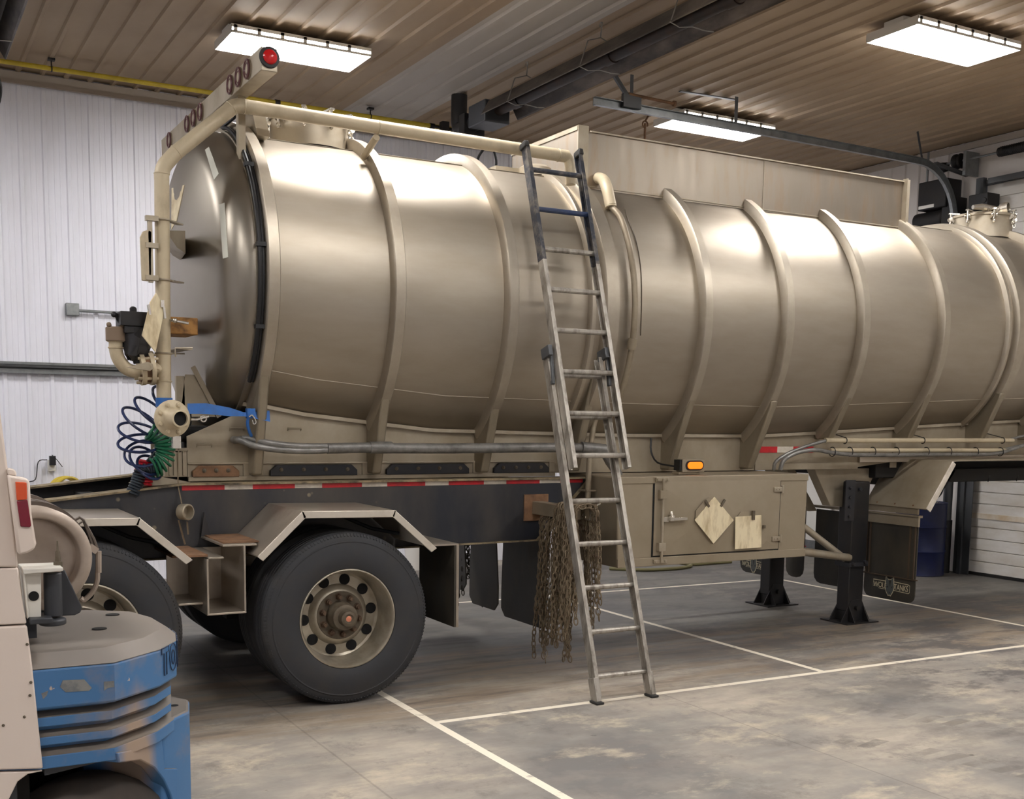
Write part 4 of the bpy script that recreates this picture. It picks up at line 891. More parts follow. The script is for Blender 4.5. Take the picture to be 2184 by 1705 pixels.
b = MB(); b.lathe(((xa+xb)/2, 6.362, (za+zb)/2+.01), (0, -1, 0), [(0, .04), (.01, .034), (.016, .02), (.018, .001)], 24); b.build('end_lamp', 'redl', L)
MB().box(xa+.03, xb-.02, 6.95, 7.0, 3.2, za).build('light_bar_post', 'skirt', L); MB().box(xa+.03, xb-.02, 8.3, 8.35, 3.2, za).build('light_bar_post', 'skirt', L)
MB().prism([(2.12, 7.1, 3.45), (2.08, 7.1, 3.62), (2.16, 7.1, 3.62), (2.20, 7.1, 3.45)], (0, .2, 0)).build('light_bar_gusset', 'skirt', L)
# black wiring loom down the rear rib
b = MB(); pts = []
for t in range(78, -48, -6): v = sec(1.975, t, .03); v.x = 1.99; pts.append(v)
b.tube([(2.02, 7.1, 3.62), (1.99, 7.15, 3.55)]+pts, .013, 8, smooth=2); b.tube([p+Vector((.02, .0, .0)) for p in pts], .009, 6)
for t in (40, 8, -20): v = sec(2.0, t, .03); b.box(v.x-.03, v.x+.03, v.y-.02, v.y+.02, v.z-.012, v.z+.012)
b.build('wiring_loom', 'cable', T)
# drain hose in the middle
b = MB(); b.tube([at(1275, 380, Y=7.15), at(1286, 384, Y=7.08), at(1294, 400, X=4.62), at(1303, 440, X=4.62)], .042, 16, smooth=5); b.ring(at(1303, 441, X=4.62), (0, .3, 1), .034, .008, 20, 6)
dh = b.build('drain_sleeve', 'beige', T, ang=50); b = MB()
pts = [at(1304, 442, X=4.62)]+[sec(4.64, t, .05) for t in range(38, -42, -8)]; b.tube(pts, .022, 12, smooth=2)
b.tube([sec(4.64, -10, .05), sec(4.64, -14, .05)], .033, 14); b.tube([sec(4.64, -42, .05), (4.58, 6.98, 1.75), (4.50, 6.92, 1.55), (4.47, 6.90, 1.3), (4.47, 6.9, .9)], .021, 12, smooth=4)
b.box(4.44, 4.52, 6.87, 6.99, 1.22, 1.23); b.build('drain_hose', 'dusty', dh, ang=50)
bvs = BVHTree.FromPolygons([sec(x, k*3.75) for x in (4.6, 4.9, 5.2) for k in range(96)], [(i*96+k, i*96+(k+1) % 96, (i+1)*96+(k+1) % 96, (i+1)*96+k) for i in range(2) for k in range(96)])
pts = []
for (px, py) in ((1332, 446), (1340, 470), (1352, 500), (1360, 530), (1366, 570), (1368, 610), (1368, 650), (1367, 690), (1366, 716)):
    h = bvs.ray_cast(Vector((0, 0, CAMZ)), ray(px, py)); 
    if h[0]: pts.append(h[0]+h[1]*(.002 if h[1].dot(ray(px, py)) < 0 else -.002))
if len(pts) > 3: MB().tube(pts, .0035, 5, smooth=3).build('scratch_line', 'hub', T)
# grey taped hoses along the skirt
b = MB(); b.tube([at(497, 938, Y=7.08), at(515, 940, Y=6.98), at(545, 952, Y=6.93), at(600, 960, Y=6.92), at(660, 962, Y=6.92), at(705, 960, Y=6.92)], .021, 12, smooth=4)
b.tube([at(500, 940, Y=7.08), at(530, 936, Y=6.98), at(570, 945, Y=6.93), at(630, 952, Y=6.92), at(705, 953, Y=6.92)], .021, 12, smooth=4)
b.tube([at(698, 957, Y=6.92), at(790, 955, Y=6.92), at(800, 956, Y=6.92), at(950, 957, Y=6.92), at(1200, 955, Y=6.92), at(1250, 958, Y=6.90), at(1285, 962, Y=6.88), at(1300, 985, Y=6.88), at(1318, 1012, Y=6.88), at(1322, 1040, Y=6.9)], [.033, .033, .04, .04]+[.033]*100 if False else .034, 14, smooth=3)
b.tube([at(788, 955, Y=6.92), at(835, 955, Y=6.92)], .039, 14); b.tube([at(1240, 955, Y=6.90), at(1290, 960, Y=6.88)], .042, 14)
b.build('taped_hose', 'hose', T, ang=60)
# conduits and hoses at right
b = MB(); b.tube([at(1760, 940, Y=6.93), at(2160, 940, Y=6.93)], .0215, 14); b.tube([at(1770, 961, Y=6.93), at(2150, 961, Y=6.93)], .019, 14); b.build('conduit_pipe', 'beige', T)
b = MB(); b.tube([at(1650, 1003, Y=6.95), at(1655, 985, Y=6.93), at(1680, 968, Y=6.93), at(1720, 952, Y=6.93), at(1762, 940, Y=6.93)], .014, 10, smooth=4)
b.tube([at(1664, 1003, Y=6.93), at(1672, 982, Y=6.92), at(1700, 966, Y=6.91), at(1740, 960, Y=6.9), at(1775, 966, Y=6.9), at(1840, 971, Y=6.9), at(2000, 970, Y=6.9), at(2100, 970, Y=6.9), at(2140, 965, Y=6.9), at(2184, 950, Y=6.9), at(2240, 940, Y=6.9)], .017, 10, smooth=4)
b.tube([at(2140, 960, Y=6.93), at(2184, 950, Y=6.93), at(2240, 948, Y=6.93)], .014, 10, smooth=3); b.tube([at(2155, 938, Y=6.93), at(2184, 930, Y=6.93), at(2240, 926, Y=6.93)], .012, 10, smooth=3); b.build('wrapped_hose', 'hose', T)
b = MB()
for px in (1775, 1812, 1861, 1911, 1975, 2023, 2080, 2133): q = at(px, 964, Y=6.915); b.ring(q, (1, 0, 0), .038, .004, 16, 5)
for px in (1802, 1968, 2138): q = at(px, 940, Y=6.93); b.ring(q, (1, 0, 0), .026, .004, 16, 5); b.bar(q+Vector((0, .02, .03)), (q.x, YS, q.z+.06), .02, .004)
b.build('hose_ties', 'black', T)
X_ = [at(p, 960, Y=YS-.005).x for p in (1620, 1658, 1692, 1735)]; b = MB()
for i in range(3): b.mi = i % 2; b.box(X_[i], X_[i+1], YS-.004, YS, at(1640, 966, Y=YS).z, at(1640, 953, Y=YS).z)
b.build('reflective_tape', ['redt', 'whitet'], T, smooth=False)
# ---------------- side cabinet
YF = 6.60; cx0, cx1, cz0, cz1 = 4.53, 6.31, .692, 1.338
b = MB(); b.box(cx0, cx1, YF, YS+.3, cz0, cz1); cb = b.build('side_cabinet', 'cab', T, bevel=.012)
b = MB(); b.box(cx0, cx1, YF-.012, YF, cz0, cz0+.062); b.box(cx0, cx1, YF-.008, YF, cz1-.05, cz1)
b.build('cabinet_frame', 'cab', cb, bevel=.005)
dx0, dx1, dz0, dz1 = 4.84, 6.025, .765, 1.300
b = MB(); b.box(dx0-.012, dx1+.008, YF-.004, YF, dz0-.008, dz1+.012); b.build('door_gap', 'hole', cb)
xm, zm = (dx0+dx1)/2, (dz0+dz1)/2
b = MB(); y = YF-.008
b.add([(dx0, y, dz0), (dx1, y, dz0), (dx1, y, dz1), (dx0, y, dz1), (xm-.1, y-.016, zm), (xm+.1, y-.016, zm), (dx0, YF-.002, dz0), (dx1, YF-.002, dz0), (dx1, YF-.002, dz1), (dx0, YF-.002, dz1)],
      [(0, 1, 5, 4), (1, 2, 5), (2, 3, 4, 5), (3, 0, 4), (0, 6, 7, 1), (1, 7, 8, 2), (2, 8, 9, 3), (3, 9, 6, 0)])
dr2 = b.build('cabinet_door', 'cab', cb, smooth=False)
b = MB(); xr = dx0+.055; b.cyl((xr, YF-.035, .715), (xr, YF-.035, 1.325), .010, 10)
for z in (.725, 1.318): b.box(xr-.06, xr+.055, YF-.03, YF-.008, z-.014, z+.014); b.cyl((xr-.045, YF-.035, z), (xr-.045, YF-.01, z), .010, 8); b.cyl((xr+.04, YF-.035, z), (xr+.04, YF-.01, z), .010, 8)
for z in (.83, 1.21): b.box(xr-.03, xr+.03, YF-.045, YF-.01, z-.03, z+.03)
b.build('lock_rod', 'alum', cb, bevel=.002)
b = MB(); zl = at(1430, 1107, Y=YF).z; b.box(xr+.01, xr+.06, YF-.03, YF-.02, zl-.02, zl+.018); b.box(xr+.1, xr+.215, YF-.05, YF-.036, zl-.01, zl+.012); b.box(xr+.06, xr+.1, YF-.05, YF-.02, zl-.012, zl+.03); b.cyl((xr+.075, YF-.05, zl+.01), (xr+.075, YF-.03, zl+.055), .012, 10); b.build('latch_handle', 'silver', cb, bevel=.002)
for z in (.845, 1.225):
    b = MB(); b.box(dx1-.07, dx1+.008, YF-.022, YF-.008, z-.018, z+.018); b.box(dx1+.004, dx1+.022, YF-.026, YF-.006, z-.03, z+.03); b.cyl((dx1-.05, YF-.03, z), (dx1-.05, YF-.02, z), .006, 8); b.cyl((dx1-.02, YF-.03, z), (dx1-.02, YF-.02, z), .006, 8); b.build('hinge', 'alum', cb, bevel=.002)
def pc(px, py, y): return at(px, py, Y=y)
for pxs, th, nm, mt_ in (([(1484, 1090), (1505, 1066), (1512, 1062), (1535, 1062), (1543, 1066), (1562, 1090), (1562, 1112), (1484, 1112)], .004, 'placard_backing', 'cab'),
                    ([(1573, 1102), (1580, 1092), (1616, 1090), (1622, 1099), (1632, 1108), (1633, 1155), (1624, 1165), (1600, 1130)], .004, 'placard_backing', 'cab'),
                    ([(1524, 1060), (1565, 1110), (1522, 1160), (1482, 1110)], .006, 'placard', 'plac'), ([(1569, 1103), (1624, 1099), (1624, 1168), (1568, 1172)], .006, 'placard', 'plac')):
    y = YF-(.030 if nm == 'placard_backing' else .038); MB().prism([pc(a, b_, y) for a, b_ in pxs], (0, th, 0)).build(nm, mt_, cb, smooth=False)
b = MB()
for (px, py, q) in ((1509, 1076, 1), (1541, 1075, -1)): p = pc(px, py, YF-.04); b.bar(p+Vector((-.022*q, 0, .03)), p+Vector((.015*q, 0, -.02)), .018, .008, (0, -1, 0))
p = pc(1606, 1101, YF-.04); b.box(p.x-.012, p.x+.012, YF-.05, YF-.038, p.z-.03, p.z+.04); p = pc(1629, 1124, YF-.04); b.box(p.x-.01, p.x+.01, YF-.05, YF-.035, p.z-.012, p.z+.012); b.build('placard_clip', 'hub', cb)
# amber marker lamp standing on the cabinet
p = at(1474, 995, Y=6.72); x0_, x1_ = at(1456, 995, Y=6.72).x, at(1503, 995, Y=6.72).x
b = MB(); b.box(x0_, x1_, 6.72, 6.80, 1.358, 1.455); b.box(x0_-.02, x1_-.03, 6.74, 6.82, 1.34, 1.36); am = b.build('marker_lamp', 'cab', T, bevel=.004)
cxm, czm = (x0_+x1_)/2+.006, 1.408
def stadium(cx_, cz_, hw, r, y, n=10):
    return [(cx_+hw-r+r*math.sin(math.pi*k/n), y, cz_+r*math.cos(math.pi*k/n)) for k in range(n+1)]+[(cx_-hw+r-r*math.sin(math.pi*k/n), y, cz_-r*math.cos(math.pi*k/n)) for k in range(n+1)]
MB().prism(stadium(cxm, czm, .083, .036, 6.712), (0, .01, 0)).build('lamp_rim', 'black', am); MB().prism(stadium(cxm, czm, .070, .026, 6.704), (0, .01, 0)).build('lamp_lens', 'amber', am, bevel=.003)
b = MB(); b.box(x0_-.02, x0_, 6.73, 6.80, 1.37, 1.45); b.tube([(x0_-.02, 6.8, 1.4), (x0_-.06, 6.95, 1.42), (x0_-.05, 7.05, 1.5), (x0_-.03, 7.08, 1.6)], .007, 6, smooth=3); b.build('lamp_wire', 'cable', am)
# ---------------- landing gear
def leg(yc, near):
    s = -1 if near else 1
    x0_, x1_ = 7.30, 7.50
    b = MB(); b.box(x0_, x1_, yc-.08, yc+.08, .50, 1.235); l = b.build('landing_leg', 'black', T, bevel=.012)
    MB().box(x0_+.012, x1_-.012, yc-.068, yc+.068, .10, .50).build('inner_leg', 'black', l, bevel=.008)
    b = MB(); b.box(x0_-.01, x1_+.01, yc-.09, yc+.09, .495, .53)
    for z in (1.18, 1.1, 1.02, .94): b.lathe((x0_-.04, yc-.085, z), (0, -1, 0), [(0, .014), (.01, .013), (.011, .001)], 8)
    for px, z in ((x0_+.03, .52), (x1_-.03, .53)): b.cyl((px, yc-.11, z), (px, yc-.07, z), .018, 8)
    b.cyl((x0_+.07, yc-.1, 1.17), (x0_+.07, yc-.08, 1.17), .016, 8); b.build('collar', 'bframe', l, bevel=.002)
    b = MB(); b.box(x0_-.09, x0_+.02, yc-.082, yc-.07, .90, 1.25); b.build('mount_flange', 'bframe', l)
    b = MB(); b.prism([(7.22, yc-.16, .0), (7.60, yc-.16, 0), (7.60, yc+.16, 0), (7.22, yc+.16, 0)], (0, 0, .012))
    for x in (7.32, 7.49):
        b.prism([(x, yc-.15, .012), (x, yc+.15, .012), (x, yc+.06, .17), (x, yc-.06, .17)], (.008, 0, 0))
    for y in (yc-.072, yc+.064):
        b.prism([(7.24, y, .012), (7.58, y, .012), (7.47, y, .20), (7.35, y, .20)], (0, .008, 0))
    b.cyl((7.41, yc-.1, .13), (7.41, yc+.1, .13), .022, 12); b.build('foot_plate', 'black', l, smooth=False)
    return l
leg(7.16, True); leg(8.16, False)
b = MB(); b.cyl((7.4, 7.24, .56), (7.4, 8.08, .56), .03, 12); b.cyl((6.28, 7.0, .72), (7.31, 7.1, .575), .033, 14); b.cyl((6.35, 7.3, 1.2), (7.3, 7.14, .56), .03, 14); b.cyl((6.28, 8.2, .72), (7.31, 8.16, .575), .033, 14); b.build('leg_brace', 'alum', T)
b = MB(); b.prism([(6.95, 7.2, 1.345), (7.7, 7.2, 1.345), (7.50, 7.2, .99), (7.16, 7.2, 1.02)], (0, .1, 0)); b.prism([(6.9, 7.5, 1.345), (7.0, 7.5, 1.345), (7.3, 7.5, .95), (7.2, 7.5, .95)], (0, .3, 0)); b.build('leg_bracket', 'skirt', T, bevel=.004)
# ---------------- front fender and mud flaps
ya, yb_ = 6.60, 7.28; X1_, X2_ = 7.66, 7.95
b = MB(); b.prism([(X1_, ya, 1.02), (X1_, yb_, 1.02), (X2_, yb_, 1.42), (X2_, ya, 1.42)], (-.008, 0, .006)); b.prism([(X2_, yb_, 1.42), (X2_, ya, 1.42), (X2_+.1, ya+.02, 1.425), (X2_+2.0, ya+.3, 1.43), (X2_+2.0, yb_, 1.43)], (0, 0, .008))
ff = b.build('front_fender', 'skirt', T, smooth=False)
b = MB(); b.prism([(X1_-.01, ya, 1.03), (X2_-.012, ya, 1.428), (X2_+.03, ya, 1.40), (X1_+.04, ya, 1.0)], (0, -.010, 0)); b.box(X2_, X2_+2.0, yb_-.2, yb_, 1.40, 1.445); b.build('fender_lip', 'whitet', ff, bevel=.003)
b = MB()
for y in (6.75, 6.95, 7.15): b.sphere((X1_+.01, y, 1.045), .009)
b.build('rivets', 'rust', ff)
b = MB(); b.box(X1_+.01, X1_+.03, 6.70, 7.25, .97, 1.02); b.box(X1_-.02, X1_+.03, 6.66, 8.2, .945, .965); b.box(X1_-.02, X1_-.0, 6.66, 7.3, .87, .95); fh = b.build('flap_hanger', 'skirt', ff, smooth=False)
xf = X1_+.0
def flap(y0, y1, z0, z1, par, r_=.09, nm='mud_flap', x=xf):
    pts = [(x, y0, z1), (x, y0, z0+r_)]+[(x, y0+r_-r_*math.cos(R_(a)), z0+r_-r_*math.sin(R_(a))) for a in (30, 60, 90)]+[(x, y1-r_+r_*math.sin(R_(a)), z0+r_-r_*math.cos(R_(a))) for a in (0, 30, 60, 90)]+[(x, y1, z1)]
    return MB().prism(pts, (.01, 0, 0)).build(nm, 'flap', par)
fl2 = flap(6.675, 7.25, .205, .88, T, .07)
b = MB()
for y in (6.69, 6.745, 7.19, 7.225): b.box(xf-.012, xf, y, y+.012, .42, .88)
b.box(xf-.014, xf, 6.65, 7.27, .408, .418); b.build('flap_frame', 'dframe', fl2)
fl3 = flap(7.30, 7.88, .235, .93, T); fl4 = flap(8.02, 8.26, .25, .93, T); fl5 = flap(8.38, 8.93, .21, .93, T)
# printed badge on the mud flaps: WOLF (head) TANKS, reads from the rear (-X side), left = far side
def text_mesh(body, size, name, mt, parent, origin, ux, uz, ext=.0006, xscale=1.):
    cu = bpy.data.curves.new('t', 'FONT'); cu.body = body; cu.size = size; cu.extrude = ext; cu.space_character = .95
    o = bpy.data.objects.new('t', cu); COL.objects.link(o); dg = bpy.context.evaluated_depsgraph_get(); me = bpy.data.meshes.new_from_object(o.evaluated_get(dg)); bpy.data.objects.remove(o)
    ux, uz = Vector(ux), Vector(uz); nz = ux.cross(uz)
    for v in me.vertices: c_ = v.co.copy(); v.co = Vector(origin)+ux*c_.x*xscale+uz*c_.y+nz*c_.z
    me.materials.clear(); me.materials.append(M[mt]); me.name = name; o = bpy.data.objects.new(name, me); COL.objects.link(o); o.parent = parent; return o
def badge(par, yl, yr, zc, xx):
    """yl (far/left) to yr (near/right)"""
    W_ = yl-yr; s = W_/.375
    def Y(u): return yl-u*W_
    def outline(poly, nm, mt, d): MB().prism([(xx-d, Y(u), zc+v*s) for u, v in poly], (.0006, 0, 0)).build(nm, mt, par, smooth=False)
    wl = [(0, .035), (.34, .035), (.34, -.035), (.15, -.035), (.15, -.022), (0, -.022)]
    tn = [(.56, .04), (.96, .034), (1, .025), (1, -.03), (.97, -.04), (.56, -.034)]
    outline(wl, 'logo_border', 'logo', .001); outline(tn, 'logo_border', 'logo', .001)
    sh = lambda P, k: [((u-c_u)*k[0]+c_u, (v-c_v)*k[1]+c_v) for c_u, c_v in [(sum(p[0] for p in P)/len(P), sum(p[1] for p in P)/len(P))] for u, v in P]
    outline(sh(wl, (.955, .86)), 'logo_field', 'flap', .002); outline(sh(tn, (.955, .86)), 'logo_field', 'flap', .002)
    wolf = [(.35, .085), (.40, .055), (.45, .05), (.50, .055), (.57, .08), (.58, .03), (.60, -.01), (.56, -.05), (.50, -.085), (.46, -.078), (.43, -.085), (.37, -.055), (.33, -.01), (.345, .03)]
    outline(wolf, 'wolf_outline', 'logo', .003); outline(sh(wolf, (.88, .9)), 'wolf_head', 'logog', .004)
    outline([(.44, .045), (.50, .045), (.475, -.01)], 'wolf_mark', 'flap', .005); outline([(.38, .0), (.43, -.01), (.40, -.02)], 'wolf_mark', 'flap', .005); outline([(.55, .0), (.50, -.01), (.53, -.02)], 'wolf_mark', 'flap', .005); outline([(.45, -.05), (.49, -.05), (.47, -.065)], 'wolf_mark', 'flap', .005)
    text_mesh('WOLF', .062*s, 'letters', 'logo', par, (xx-.0034, Y(.015), zc-.024*s), (0, -1, 0), (0, 0, 1), xscale=.80)
    text_mesh('TANKS', .066*s, 'letters', 'logo', par, (xx-.0034, Y(.585), zc-.024*s), (0, -1, 0), (0, 0, 1), xscale=.70)
ya_, yb2 = at(1863, 1235, X=xf).y, at(1941, 1247, X=xf).y
badge(fl2, ya_, yb2, .328, xf)
badge(fl5, 8.90, 8.52, .30, xf)
adopt(T)
# ================================================================== LADDER
Lv = Vector((0, 1.13, 3.5)).normalized(); Lf = Vector((1, 0, 0)); Ln = Lv.cross(Lf) * -1     # Ln points to the viewer side
if Ln.y > 0: Ln = -Ln
def LP(x, s, n=0.): return Vector((x, 5.66, 0)) + Lv*s + Ln*n
SL = (Vector((0, 1.13, 3.5))).length
t = thing('extension_ladder', (4.0, 5.66, 0), 'worn aluminium extension ladder leaning against the pipe on the tank', 'ladder')
xl, xr_ = 3.80, 4.205
def rail_(x, s0, s1, n, mt, face):
    b = MB(); p, q = LP(x, s0, n), LP(x, s1, n)
    b.bar(p, q, .006, .066, Ln)                                    # web
    for k in (-.03, .03): b.bar(p+Ln*k+Lf*face*.012, q+Ln*k+Lf*face*.012, .028, .005, Ln)
    return b.build('rail', mt, t, smooth=False, bevel=.001)
sU = 1.415/ Lv.z; sL = 2.15/Lv.z
rail_(xl-.015, .05, sL, -.035, 'ladder', 1); rail_(xr_-.0, .05, sL, -.035, 'ladder', -1)
sB = 2.75/Lv.z
rail_(xl+.015, sU, sB, .035, 'ladder', 1); rail_(xr_+.045, sU, sB, .035, 'ladder', -1)
for x, f in ((xl+.015, 1), (xr_+.045, -1)):
    o = rail_(x, sB, SL+.03, .035, 'ladderb', f); o['label'] = 'darkened upper rail section with smears of dark blue paint'
for k in range(13):
    z = .166+.2665*k; s = z/Lv.z; n = -.035 if z < 1.45 else .035
    b = MB(); x0_, x1_ = (xl-.012, xr_-.003) if z < 1.45 else (xl+.018, xr_+.042)
    b.tube([LP(x0_, s, n), LP(x1_, s, n)], .017, 10)
    o = b.build('rung', 'ladderc' if k == 11 else 'ladderb' if k == 12 else 'ladder', t)
    if k == 11: o['label'] = 'rung painted dark blue'
for k in range(6, 8):
    s = (.166+.2665*k)/Lv.z; MB().tube([LP(xl-.012, s, -.035), LP(xr_-.003, s, -.035)], .017, 10).build('rung', 'ladder', t)
for x in (xl-.012, xr_-.004):
    b = MB(); f = LP(x, 0, -.035); b.box(f.x-.028, f.x+.028, f.y-.04, f.y+.045, .0, .016); b.build('foot', 'lrub', t, bevel=.004)
    b = MB(); b.bar(LP(x+.0, .02, -.035), LP(x, .17, -.035), .034, .07, Ln); b.build('foot_bracket', 'ladder', t, bevel=.003)
for x in (xl-.02, xr_+.01):
    b = MB(); b.bar(LP(x, sL-.02, 0), LP(x, sL+.05, 0), .03, .10, Ln); b.bar(LP(x+.01, sL-.2, .0), LP(x+.03, sL+.02, .0), .02, .03, Ln); b.build('rung_lock', 'steeld', t, bevel=.003)
for x in (xl+.02, xr_+.04): MB().bar(LP(x, SL+.0, .035), LP(x, SL+.045, .035), .036, .078, Ln).build('end_cap', 'lrub', t, bevel=.008)
adopt(t)
# ================================================================== CHAINS ON THE BEAM BRACKET
b = MB(); b.box(3.99, 4.19, YBm-.012, YBm, 1.01, 1.20); br = b.build('chain_bracket_plate', 'rust', T, bevel=.003)
xb_ = 4.10
b = MB(); b.box(xb_-.045, xb_+.045, 6.48, YBm-.012, 1.06, 1.15); b.build('bracket_arm', 'cab', br, bevel=.004)
b = MB(); b.box(xb_+.06, xb_+.075, 6.40, 6.5, 1.06, 1.2); b.tube([(xb_+.06, 6.45, 1.08), (xb_+.12, 6.42, 1.09), (xb_+.13, 6.42, 1.16), (xb_+.16, 6.42, 1.17)], .008, 6)
b.build('bracket_hook', 'silver', br)
for o in (br,): o.matrix_parent_inverse = Matrix.Translation(-T.location)
def link(b, c, axis, side, L=.027, W=.015, r=.0045):
    """one oval link centred on c: long axis 'axis', flat in the plane of axis and side"""
    pts = []
    for k in range(10):
        a = 2*math.pi*k/10; pts.append(c+axis*(L*math.cos(a)*(1 if True else 1))+side*(W*math.sin(a)))
    n = 10; vs = []; fs = []
    nn = axis.cross(side)
    for k in range(n):
        tdir = (pts[(k+1) % n]-pts[k-1]).normalized(); w2 = tdir.cross(nn)
        for j in range(4):
            q = R_(90*j+45); vs.append(pts[k]+nn*r*math.cos(q)+w2*r*math.sin(q))
    for k in range(n):
        for j in range(4):
            fs.append((k*4+j, k*4+(j+1) % 4, ((k+1) % n)*4+(j+1) % 4, ((k+1) % n)*4+j))
    b.add(vs, fs)
def chain(b, pts, pitch=.040):
    P = [Vector(p) for p in pts]; d = [0]
    for i in range(1, len(P)): d.append(d[-1]+(P[i]-P[i-1]).length)
    s = 0; k = 0; a0 = random.random()*3
    while s < d[-1]:
        i = max(j for j in range(len(d)-1) if d[j] <= s+1e-9); q = P[i].lerp(P[i+1], (s-d[i])/(d[i+1]-d[i])); ax = (P[i+1]-P[i]).normalized()
        sd = ax.cross(Vector((math.cos(a0+k*1.57), math.sin(a0+k*1.57), .1))).normalized(); link(b, q, ax, sd); s += pitch; k += 1
def chain_bundle(x, ys, drops, top, spread, label, mt, name='tire_chain', seed=3):
    random.seed(seed); b = MB()
    for (y, dr_, s) in zip(ys, drops, range(len(ys))):
        sx = -1 if s % 2 else 1; j = lambda a: random.uniform(-a, a)
        xo = x+sx*spread
        pts = [(x, y, top), (xo-sx*.02, y+j(.01), top-.01), (xo, y+j(.015), top-.05)]
        z = top-.05; xx, yy = xo, y
        while z > top-dr_: z -= .12; xx += j(.016)+sx*.004; yy += j(.02); pts.append((xx, yy, z))
        chain(b, pts)
    o = b.build(name, mt); tag(o, label, 'chain', None); return o
YA = lambda px: at(px, 1150, X=xb_).y
random.seed(5)
ys = [6.89-.0088*k-random.uniform(0, .006) for k in range(34)]
chain_bundle(xb_+.03, ys, [random.choice((.62, .75, .85, .9)) for _ in ys], 1.06, .06, 'rusty tire chains hanging from the beam bracket, left bundle behind the ladder rail', 'chain', seed=4)
ys = [6.60-.0085*k-random.uniform(0, .006) for k in range(32)]
chain_bundle(xb_, ys, [random.choice((.55, .62, .72, .8)) for _ in ys], 1.165, .09, 'rusty tire chains hanging at the outer end of the bracket, between the ladder rails', 'chain', seed=9)
chain_bundle(4.30, [8.40+.03*k for k in range(9)], [.70, .8, .95, .98, .72, .95, .7, .9, .6], 1.16, .05, 'dark tire chains hanging on the far side, seen under the black beam', 'chaind', seed=11)
# ================================================================== COILED AIR HOSES
def coil(path, r, turns, w_, sq=1., seg=16, tilt=0.):
    P = [Vector(p) for p in path]; n = int(turns*seg); out = []
    d = [0]
    for i in range(1, len(P)): d.append(d[-1]+(P[i]-P[i-1]).length)
    for k in range(n+1):
        s = d[-1]*k/n*.9999; i = max(j for j in range(len(d)-1) if d[j] <= s); f = (s-d[i])/(d[i+1]-d[i]); c = P[i].lerp(P[i+1], f)
        ta = (P[min(i+1, len(P)-1)]-P[i]).normalized()
        if i+2 < len(P): ta = ta.lerp((P[i+2]-P[i+1]).normalized(), f).normalized()
        u = ta.cross(Vector((0, 1, tilt))).normalized(); v = ta.cross(u); a = 2*math.pi*k/seg
        rr = r[0]+(r[1]-r[0])*k/n if isinstance(r, tuple) else r
        out.append(c+u*rr*math.cos(a)+v*rr*sq*math.sin(a))
    b = MB(); b.tube(out, w_, 7); return b
YH = 7.0
def loops(specs, w_, name, mt):
    """loose hose: open loops (centre px, radii, tilt) joined into one run"""
    out = []
    for (px, py, ra, rb, rot, y) in specs:
        c = at(px, py, Y=y)
        for k in range(18):
            a = 2*math.pi*k/18; u, v = ra*math.cos(a), rb*math.sin(a); r_ = R_(rot)
            out.append(c+Vector((u*math.cos(r_)-v*math.sin(r_), .09*math.sin(a)+.03*math.cos(a), u*math.sin(r_)+v*math.cos(r_)-.035*k/18)))
    b = MB(); b.tube(out, w_, 7, smooth=2); return b.build(name, mt)
o = loops([(345, 842, .075, .05, -40, 6.98), (322, 872, .12, .05, -35, 7.0), (300, 892, .125, .050, -30, 7.0), (294, 916, .12, .045, -10, 7.0), (296, 940, .125, .04, 5, 7.0), (304, 962, .11, .06, 15, 7.0), (308, 976, .10, .065, -25, 7.0), (318, 990, .08, .055, -20, 7.0)], .0085, 'coiled_air_hose', 'blueh')
tag(o, 'navy coiled air hose with wide loose loops hanging at the trailer end', 'air hose', 'coiled hoses')
o = coil([at(322, 975, Y=YH), at(338, 990, Y=YH-.02), at(325, 1003, Y=YH), at(304, 1000, Y=YH), at(298, 1012, Y=YH), at(291, 1035, Y=YH), at(280, 1056, Y=YH)], .034, 20, .008, 1, 12).build('coiled_air_hose', 'darkh')
tag(o, 'black coiled air hose with tight turns, lowest and left of the hoses', 'air hose', 'coiled hoses')
o = coil([at(318, 918, Y=YH-.04), at(338, 928, Y=YH-.04), at(352, 948, Y=YH-.04), at(352, 975, Y=YH-.04), at(340, 995, Y=YH-.04), at(322, 1000, Y=YH-.04)], .055, 13, .0085, 1, 14).build('coiled_air_hose', 'greenh')
tag(o, 'green coiled air hose hanging below the discharge flange', 'air hose', 'coiled hoses')
o = coil([at(316, 985, Y=YH+.05), at(308, 1008, Y=YH+.05), at(302, 1036, Y=YH+.05)], .055, 8, .0085, 1, 16).build('coiled_air_hose', 'redh')
tag(o, 'red coiled air hose, its turns showing just above the black frame', 'air hose', 'coiled hoses')
# ================================================================== BLUE STRAP
t = thing('ratchet_strap', at(455, 880, Y=6.9), 'bright blue webbing strap tied from the riser pipe to the first tank rib', 'strap')
b = MB()
A = [at(400, 872, Y=6.84), at(440, 872, Y=6.86), at(490, 879, Y=6.88), at(520, 884, Y=6.90), at(545, 886, Y=6.9), at(575, 888, Y=6.9)]; hw = [.030, .032, .026, .012, .022, .034]
up_ = []; dn = []
vs = [p+Vector((0, 0, h)) for p, h in zip(A, hw)]+[p-Vector((0, .01, h)) for p, h in zip(A, hw)]
vs += [v+Vector((0, .004, 0)) for v in vs]; n = len(A)
b.add(vs, [(i, i+1, n+i+1, n+i) for i in range(n-1)]+[(2*n+i, 3*n+i, 3*n+i+1, 2*n+i+1) for i in range(n-1)]+[(i, 2*n+i, 2*n+i+1, i+1) for i in range(n-1)]+[(n+i, n+i+1, 3*n+i+1, 3*n+i) for i in range(n-1)]+[(0, n, 3*n, 2*n), (n-1, 3*n-1, 4*n-1, 2*n-1)])
b.tube([at(535, 880, Y=6.9), at(528, 900, Y=6.9), at(531, 918, Y=6.92), at(536, 930, Y=6.95)], .010, 6, smooth=3)
